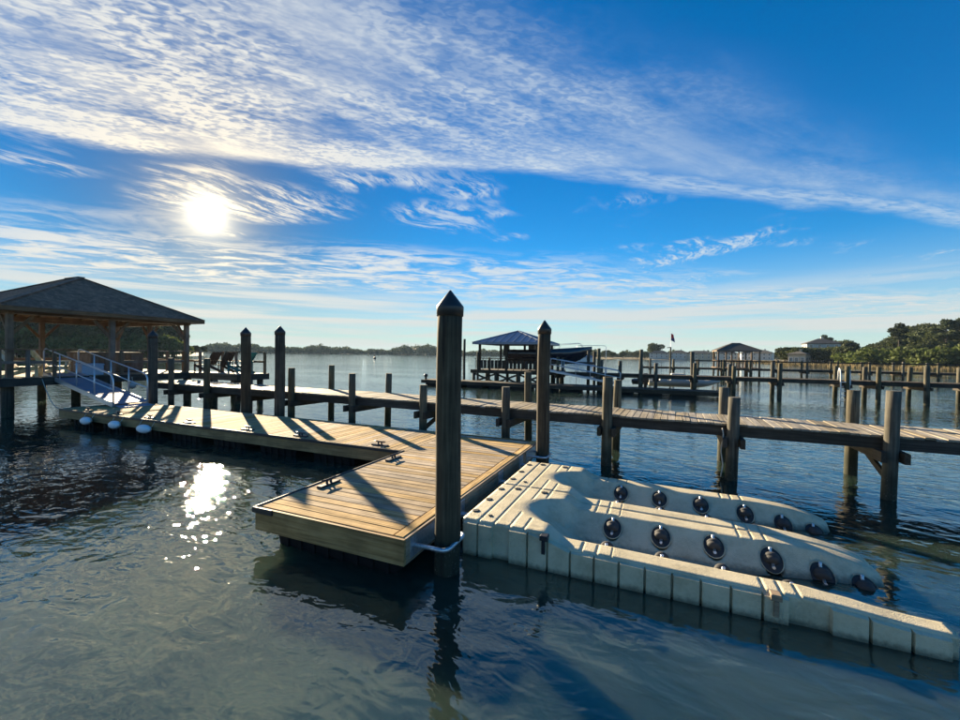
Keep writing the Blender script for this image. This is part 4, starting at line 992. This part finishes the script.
def oak_lobes(seed):
    r = random.Random(seed); L_ = [(0, 0, 6.4, 3.4, 2.6)]
    for k in range(9):
        a = k * 2.4 + r.uniform(-.4, .4); q = r.uniform(1.8, 4.0); L_.append((q * math.cos(a), q * math.sin(a), r.uniform(3.6, 7.8), r.uniform(1.3, 2.4), r.uniform(1.0, 1.8)))
    return L_
def pine_lobes(seed):
    r = random.Random(seed); L_ = []
    for k in range(9):
        a = k * 2.4; q = r.uniform(0.5, 2.6); L_.append((q * math.cos(a), q * math.sin(a), r.uniform(8.5, 13.2), r.uniform(0.9, 1.7), r.uniform(0.5, 0.9)))
    L_.append((0, 0, 13.6, 1.3, 0.9)); return L_
def bush_lobes(seed):
    r = random.Random(seed); return [(r.uniform(-1.8, 1.8), r.uniform(-1.8, 1.8), r.uniform(0.8, 2.2), r.uniform(0.9, 1.6), r.uniform(0.8, 1.4)) for k in range(7)]
def trunk(lobes, h, r0):
    b_ = MB(); b_.tube([(0, 0, -0.5), (0.1, 0.05, h * 0.3), (0.0, 0.1, h * 0.65), (0.05, 0, h)], [r0, r0 * 0.8, r0 * 0.55, r0 * 0.25], 8)
    for l in lobes[:8]:
        z0 = max(0.35 * h, min(h * 0.9, l[2] - 1.2)); b_.tube([(0.03, 0.05, z0 - 0.3), (l[0] * 0.55, l[1] * 0.55, (z0 + l[2]) / 2), (l[0], l[1], l[2])], [r0 * 0.45, r0 * 0.3, r0 * 0.12], 6)
    me = b_.mesh('trunk'); me.materials.append(BARK); return me
KIND = {}
for nm, fn, n_, sz, lm, h, r0, q in (('oak', oak_lobes, 2600, 0.40, LEAF1, 6.5, 0.34, 4), ('pine', pine_lobes, 1700, 0.34, LEAF2, 13.4, 0.26, 3), ('bush', bush_lobes, 1000, 0.28, LEAF3, 1.4, 0.10, 2)):
    KIND[nm] = []
    for k in range(q):
        lb = fn(k * 13 + 5); me = leaf_mesh('crown', lb, n_, sz); me.materials.append(lm); KIND[nm].append((me, trunk(lb, h, r0)))
def tree(kind, loc, s, sz, label, group):
    crown, trk = random.choice(KIND[kind])
    o = thing_w({'oak': 'oak_tree', 'pine': 'pine_tree', 'bush': 'shrub'}[kind], label, 'shrub' if kind == 'bush' else 'tree', loc, random.uniform(0, 6.28), group)
    o.scale = (s, s, sz)
    part('crown', crown, None, o); part('trunk', trk, None, o)
    return o
# camera-centred bearings (true azimuth, range) give the real places of shore things
def polar(az, rng_): a = R(az); return Vector((rng_ * math.sin(a), rng_ * math.cos(a), 0))
def ground_strip(name, pts_near, pts_far, h, m, rough=0.35):
    """low bank between a shore line and an inland line"""
    b_ = MB(); n_ = len(pts_near); K = 8; vs_ = []
    for i in range(n_):
        for k in range(K):
            f_ = k / (K - 1); p = pts_near[i].lerp(pts_far[i], f_)
            vs_.append((p.x, p.y, -0.4 + (h + 0.4) * min(1, f_ * 3.0) ** 0.7 + (random.uniform(-rough, rough) if 0 < k else 0)))
    fs = [(i * K + k, (i + 1) * K + k, (i + 1) * K + k + 1, i * K + k + 1) for i in range(n_ - 1) for k in range(K - 1)]
    b_.add(vs_, fs, True); return struct(part(name, b_, m))
# right-hand shore
azs = np.linspace(31, 66, 60)
def shore_r(az): return 178 - 22 * math.sin((az - 38) * 0.12) + 4 * math.sin(az * 1.3) + (60 if az < 36 else 0) * (36 - az) / 5
near_ = [polar(a, shore_r(a)) for a in azs]; far_ = [polar(a, shore_r(a) + 190) for a in azs]
ground_strip('marsh', near_, far_, 0.9, MARSH, 0.25)
nb = 26000; az_ = rng.uniform(31.3, 62, nb); rr_ = np.array([shore_r(a) for a in az_]) + rng.uniform(2, 40, nb) ** 1.0
bx_, by_ = rr_ * np.sin(np.radians(az_)), rr_ * np.cos(np.radians(az_)); hh = rng.uniform(0.5, 1.15, nb); dxx = rng.uniform(-0.25, 0.25, (nb, 2)); wx = rng.uniform(0.05, 0.14, nb); an = rng.uniform(0, 3.14, nb)
base = np.clip((rr_ - np.array([shore_r(a) for a in az_])) / 190 * 3, 0, 1) ** 0.7 * 1.3 - 0.5
Vb = np.stack([np.stack([bx_ - wx * np.cos(an), by_ - wx * np.sin(an), base], 1), np.stack([bx_ + wx * np.cos(an), by_ + wx * np.sin(an), base], 1), np.stack([bx_ + dxx[:, 0], by_ + dxx[:, 1], base + hh + 0.25], 1)], 1).reshape(-1, 3)
me = bpy.data.meshes.new('marsh_grass'); me.vertices.add(3 * nb); me.vertices.foreach_set('co', Vb.ravel()); me.loops.add(3 * nb); me.loops.foreach_set('vertex_index', np.arange(3 * nb))
me.polygons.add(nb); me.polygons.foreach_set('loop_start', np.arange(0, 3 * nb, 3)); me.polygons.foreach_set('loop_total', np.full(nb, 3)); me.update()
o = part('marsh_grass', me, MARSH); o['kind'] = 'stuff'; o['label'] = 'tan marsh grass along the right-hand shore'; o['category'] = 'grass'

def house(label, loc, rz, wx, wy, h, mw, mr_, floors=2, group=None, nm='house', roofh=None, nw=4):
    o = thing_w(nm, label, 'house', loc, rz, group)
    b_ = MB(); b_.box(-wx / 2, wx / 2, -wy / 2, wy / 2, -1, h); part('wall', b_, mw, o)
    rh = roofh or wy * 0.28; ov = 0.5
    b_ = MB(); A = [(-wx / 2 - ov, -wy / 2 - ov), (wx / 2 + ov, -wy / 2 - ov), (wx / 2 + ov, wy / 2 + ov), (-wx / 2 - ov, wy / 2 + ov)]; rl = max(0.2, (wx - wy) / 2)
    b_.add([(*p, h) for p in A] + [(*p, h + 0.18) for p in A] + [(-rl, 0, h + rh), (rl, 0, h + rh)], [(3, 2, 1, 0), (0, 1, 5, 4), (1, 2, 6, 5), (2, 3, 7, 6), (3, 0, 4, 7), (4, 5, 9, 8), (5, 6, 9), (6, 7, 8, 9), (7, 4, 8)])
    part('roof', b_, mr_, o)
    b_ = MB(); b_.box(-0.35, 0.35, -0.35, 0.35, h + rh * 0.4, h + rh + 0.8); part('chimney', b_, mw, o, (rl * 0.6, wy * 0.18, 0))
    for fl_ in range(floors):
        z0 = 0.9 + fl_ * (h / floors); z1 = z0 + 1.5
        for k in range(nw):
            x = -wx / 2 + wx * (k + 0.5) / nw
            b_ = MB(); b_.box(-0.62, 0.62, -0.05, 0.03, z0 - 0.1, z1 + 0.1); f_ = part('window', b_, WHITE, o, (x, -wy / 2 - 0.03, 0))
            b_ = MB(); b_.box(-0.5, 0.5, -0.075, -0.053, z0, z1); part('pane', b_, GLASS, f_)
        for y in (-wy * 0.22, wy * 0.22):
            for sx in (-1, 1):
                b_ = MB(); b_.box(-0.05, 0.05, -0.5, 0.5, z0, z1); part('window', b_, GLASS, o, (sx * (wx / 2 + 0.03), y, 0))
    return o
def facing(az): return -R(az)
# wooded mound on the right
TOP = [(36.5, 5.5), (37.5, 8.0), (38.5, 9.5), (40.0, 11.0), (41.0, 11.0), (42.0, 9.5), (43, 8.5), (44, 9), (45.0, 10.5), (45.8, 12.5), (47, 14.5), (48.5, 16), (50, 16), (51.0, 14), (52.5, 14.5), (56, 14), (62, 13)]
def top_at(az): return float(np.interp(az, [t_[0] for t_ in TOP], [t_[1] for t_ in TOP]))
GR = 'trees of the wooded mound on the right shore'
for k in range(150):
    az = random.uniform(36.2, 60) if k > 20 else random.uniform(36.2, 45); depth = random.random(); r_ = shore_r(az) + 26 + depth * 75
    hgt = top_at(az) * (0.45 + 0.6 * depth) * random.uniform(0.8, 1.03) * (r_ / (shore_r(az) + 55)); p = polar(az, r_)
    if 38.2 < az < 41.2 and 0.30 < depth < 0.85: continue
    if 38.2 < az < 41.2 and depth <= 0.30: hgt = random.uniform(4.5, 6.8)
    if az > 56 and False: continue
    if az < 38.2 and depth < 0.22: continue
    s = max(0.45, hgt / 9.3); p.z = 0.6
    tree('oak', p, s * random.uniform(0.8, 1.0), s, 'dark rounded evergreen oak in the wooded mound on the right shore', GR)
for k in range(30):
    az = 36.6 + 5.0 * k / 29; p = polar(az, shore_r(az) + 24 + random.uniform(0, 10)); p.z = 0.6; s = random.uniform(0.58, 0.74)
    tree('oak', p, s * 1.15, s, 'dark rounded evergreen oak in the wooded mound on the right shore', GR)
for az, r_, s in ((45.6, 205, 1.02), (49.6, 215, 1.15), (50.6, 212, 1.12), (51.9, 216, 1.06), (52.9, 214, 1.08), (53.8, 220, 1.05), (48.6, 214, 1.12), (40.0, 230, 0.85)):
    p = polar(az, r_); p.z = 0.6; tree('pine', p, s, s, 'flat-topped pine rising above the mound on the right shore', 'pines on the right shore')
for k in range(46):
    az = random.uniform(41, 60); r_ = shore_r(az) + random.uniform(13, 26); p = polar(az, r_); p.z = 0.5; s = random.uniform(0.9, 2.1)
    tree('bush', p, s, s * random.uniform(0.7, 1.1), 'olive green shrub at the foot of the wooded mound', 'shrubs along the marsh edge')
p = polar(39.7, 225); p.z = 0.5
house('house with dark hipped roof showing above the trees on the right shore', p, facing(39.7) + R(12), 11, 9, 8.3, SIDING2, DROOF, 3, roofh=2.3)
p = polar(37.9, 196); p.z = 0.5
house('small tan waterfront house at the foot of the wooded mound, below the taller house', p, facing(37.9) - R(18), 5.5, 5, 3.6, SIDING3, DROOF, 1, roofh=1.2, nw=3)
# distant houses across the water, centre right
FH = [(23.6, 395, 16, 9, 4.4, SIDING2, 'wide pale house on the far bank behind the lamp post'), (25.9, 390, 13, 9, 4.8, SIDING2, 'squarish pale house on the far bank left of the brown pavilion'), (28.2, 385, 18, 9, 4.4, SIDING3, 'long tan house on the far bank half hidden by the brown pavilion roof'), (31.0, 380, 15, 9, 4.6, SIDING2, 'pale house on the far bank seen through the brown pavilion'), (33.0, 370, 8, 8, 4.8, SIDING, 'narrow white house on the far bank right of the brown pavilion'), (34.6, 365, 12, 9, 5.0, SIDING2, 'grey-white house with many windows before the wooded mound')]
for az, r_, wx_, wy_, h_, m_, lab in FH:
    p = polar(az, r_); p.z = 1.0; house(lab, p, facing(az) + R(random.uniform(-20, 20)), wx_, wy_, h_, m_, DROOF, 2, 'houses on the far bank')
azs2 = np.linspace(10.5, 37, 40)
ground_strip('far_bank', [polar(a, 372 - (a - 20) * 1.5) for a in azs2], [polar(a, 560) for a in azs2], 1.0, MARSH, 0.2)
for k in range(60):
    az = random.uniform(11, 36.5); p = polar(az, random.uniform(395, 470)); p.z = 1.0; s = random.uniform(0.45, 0.8)
    tree('oak', p, s * 1.4, s, 'low dark tree on the far bank between the pale houses', 'trees on the far bank')
p = polar(23.0, 420); p.z = 1; tree('oak', p, 1.6, 1.55, 'large domed tree standing taller than the rest of the far bank', None)
# boathouse behind the powerboat bow
p = polar(13.6, 150); bh = house('white boathouse with grey roof over the water beyond the powerboat bow', p, facing(13.6), 9.0, 6, 1.9, SIDING, METROOF, 1, nm='boathouse', roofh=2.0, nw=3)

# left wooded point behind the pavilion
azs3 = np.linspace(-64, -34, 40)
ground_strip('wooded_point', [polar(a, 215 + max(0, a + 40) * 12) for a in azs3], [polar(a, 330 + max(0, a + 40) * 12) for a in azs3], 0.8, MARSH, 0.2)
for k in range(105):
    az = random.uniform(-62, -37.2); d_ = random.random(); p = polar(az, 224 + d_ * 60); p.z = 0.6; s = random.uniform(1.15, 1.6)
    kd = 'oak' if random.random() < 0.62 else 'pine'; s *= 0.86 if az < -46 else 1.0
    tree(kd, p, s, s * 1.2, 'tall broad-crowned tree on the wooded point behind the pavilion' if kd == 'oak' else 'tall thin-trunked pine on the wooded point behind the pavilion', 'trees of the wooded point' if kd == 'oak' else 'pines of the wooded point')
for k in range(70):
    az = -62 + 25.5 * (k + random.random()) / 70; p = polar(az, 220 + random.uniform(0, 12)); p.z = 0.4; s = random.uniform(1.6, 2.6)
    tree('bush', p, s, s * random.uniform(0.9, 1.3), 'dense waterside shrub at the foot of the wooded point', 'shrubs of the wooded point')
for az, r_, s in ((-36.6, 236, 0.75), (-36.0, 246, 0.6), (-34.8, 262, 0.5), (-34.0, 270, 0.5)):
    p = polar(az, r_); p.z = 0.6; tree('oak', p, s, s, 'small tree at the thinning tip of the wooded point', 'small trees at the tip of the point')

# far tree lines: read as one mass each
def tree_mass(name, label, az0, az1, r0, r1, hf, n, size):
    az = rng.uniform(az0, az1, n); rr = rng.uniform(r0, r1, n)
    hmax = np.array([hf(a) for a in az]); z = hmax * rng.uniform(0, 1, n) ** 0.75
    cl = 0.82 + 0.18 * np.sin(az * 9.0 + np.floor(rr / 8)) * np.sin(az * 23.0 + 2) ; z *= cl
    c = np.stack([rr * np.sin(np.radians(az)), rr * np.cos(np.radians(az)), z], 1)
    a = rng.normal(size=(n, 3)); a /= np.linalg.norm(a, axis=1)[:, None]; b = np.cross(a, rng.normal(size=(n, 3))); b /= np.linalg.norm(b, axis=1)[:, None]
    sz = size * rng.uniform(0.5, 1.4, n)[:, None]
    V = np.stack([c + a * sz, c + b * sz * 0.8, c - a * sz, c - b * sz * 0.8], 1).reshape(-1, 3)
    me = bpy.data.meshes.new(name); me.vertices.add(4 * n); me.vertices.foreach_set('co', V.ravel()); me.loops.add(4 * n); me.loops.foreach_set('vertex_index', np.arange(4 * n))
    me.polygons.add(n); me.polygons.foreach_set('loop_start', np.arange(0, 4 * n, 4)); me.polygons.foreach_set('loop_total', np.full(n, 4)); me.update()
    me.materials.append(LEAF2); o = part(name, me, LEAF2); o['kind'] = 'stuff'; o['label'] = label; o['category'] = 'woodland'; return o
def hl(a): return 0.62 * (17 + 4 * math.sin(a * 0.55) + 3 * math.sin(a * 1.7 + 1) + 2 * math.sin(a * 4.1) + (5 if -33 < a < -20 else 0) + (12 * math.exp(-((a + 8) / 4.0) ** 2)))
tree_mass('far_woodland', 'hazy distant tree line across the open water on the left', -37, 12, 760, 840, hl, 34000, 1.5)
azs4 = np.linspace(-38, 13, 50)
ground_strip('far_shore', [polar(a, 745) for a in azs4], [polar(a, 900) for a in azs4], 1.2, MARSH, 0.2)
tree_mass('far_woodland', 'distant low tree line across the water in the centre right', 10, 38, 560, 640, lambda a: 9 + 2 * math.sin(a * 1.3) + 1.5 * math.sin(a * 3.3), 14000, 1.3)
# small channel buoy
by = thing_w('channel_buoy', 'tiny dark buoy floating alone on the open water', 'buoy', polar(-14.4, 185))
b_ = MB(); b_.lathe([(0.5, -0.4), (0.62, 0.2), (0.5, 0.55), (0.2, 0.7), (0.16, 1.7), (0.05, 1.9)], 12); part('body', b_, DARKM, by)

# ------------------------------------------------------------------ air
mh = bpy.data.materials.new('haze_air'); mh.use_nodes = True; n = NT(mh.node_tree); n.n.clear()
pvol = n.new('ShaderNodeVolumePrincipled'); pvol.inputs['Color'].default_value = (0.55, 0.78, 1.0, 1); pvol.inputs['Density'].default_value = 0.00009; pvol.inputs['Anisotropy'].default_value = 0.0
oo = n.new('ShaderNodeOutputMaterial'); n.l.new(pvol.outputs[0], oo.inputs['Volume'])
HAZE = True
if HAZE:
    b_ = MB(); b_.box(-2450, 2450, -80, 2450, -1.6, 36); hz_ = part('haze', b_, mh); hz_['kind'] = 'stuff'
    hz_['label'] = 'thin pale air over the water'; hz_['category'] = 'haze'
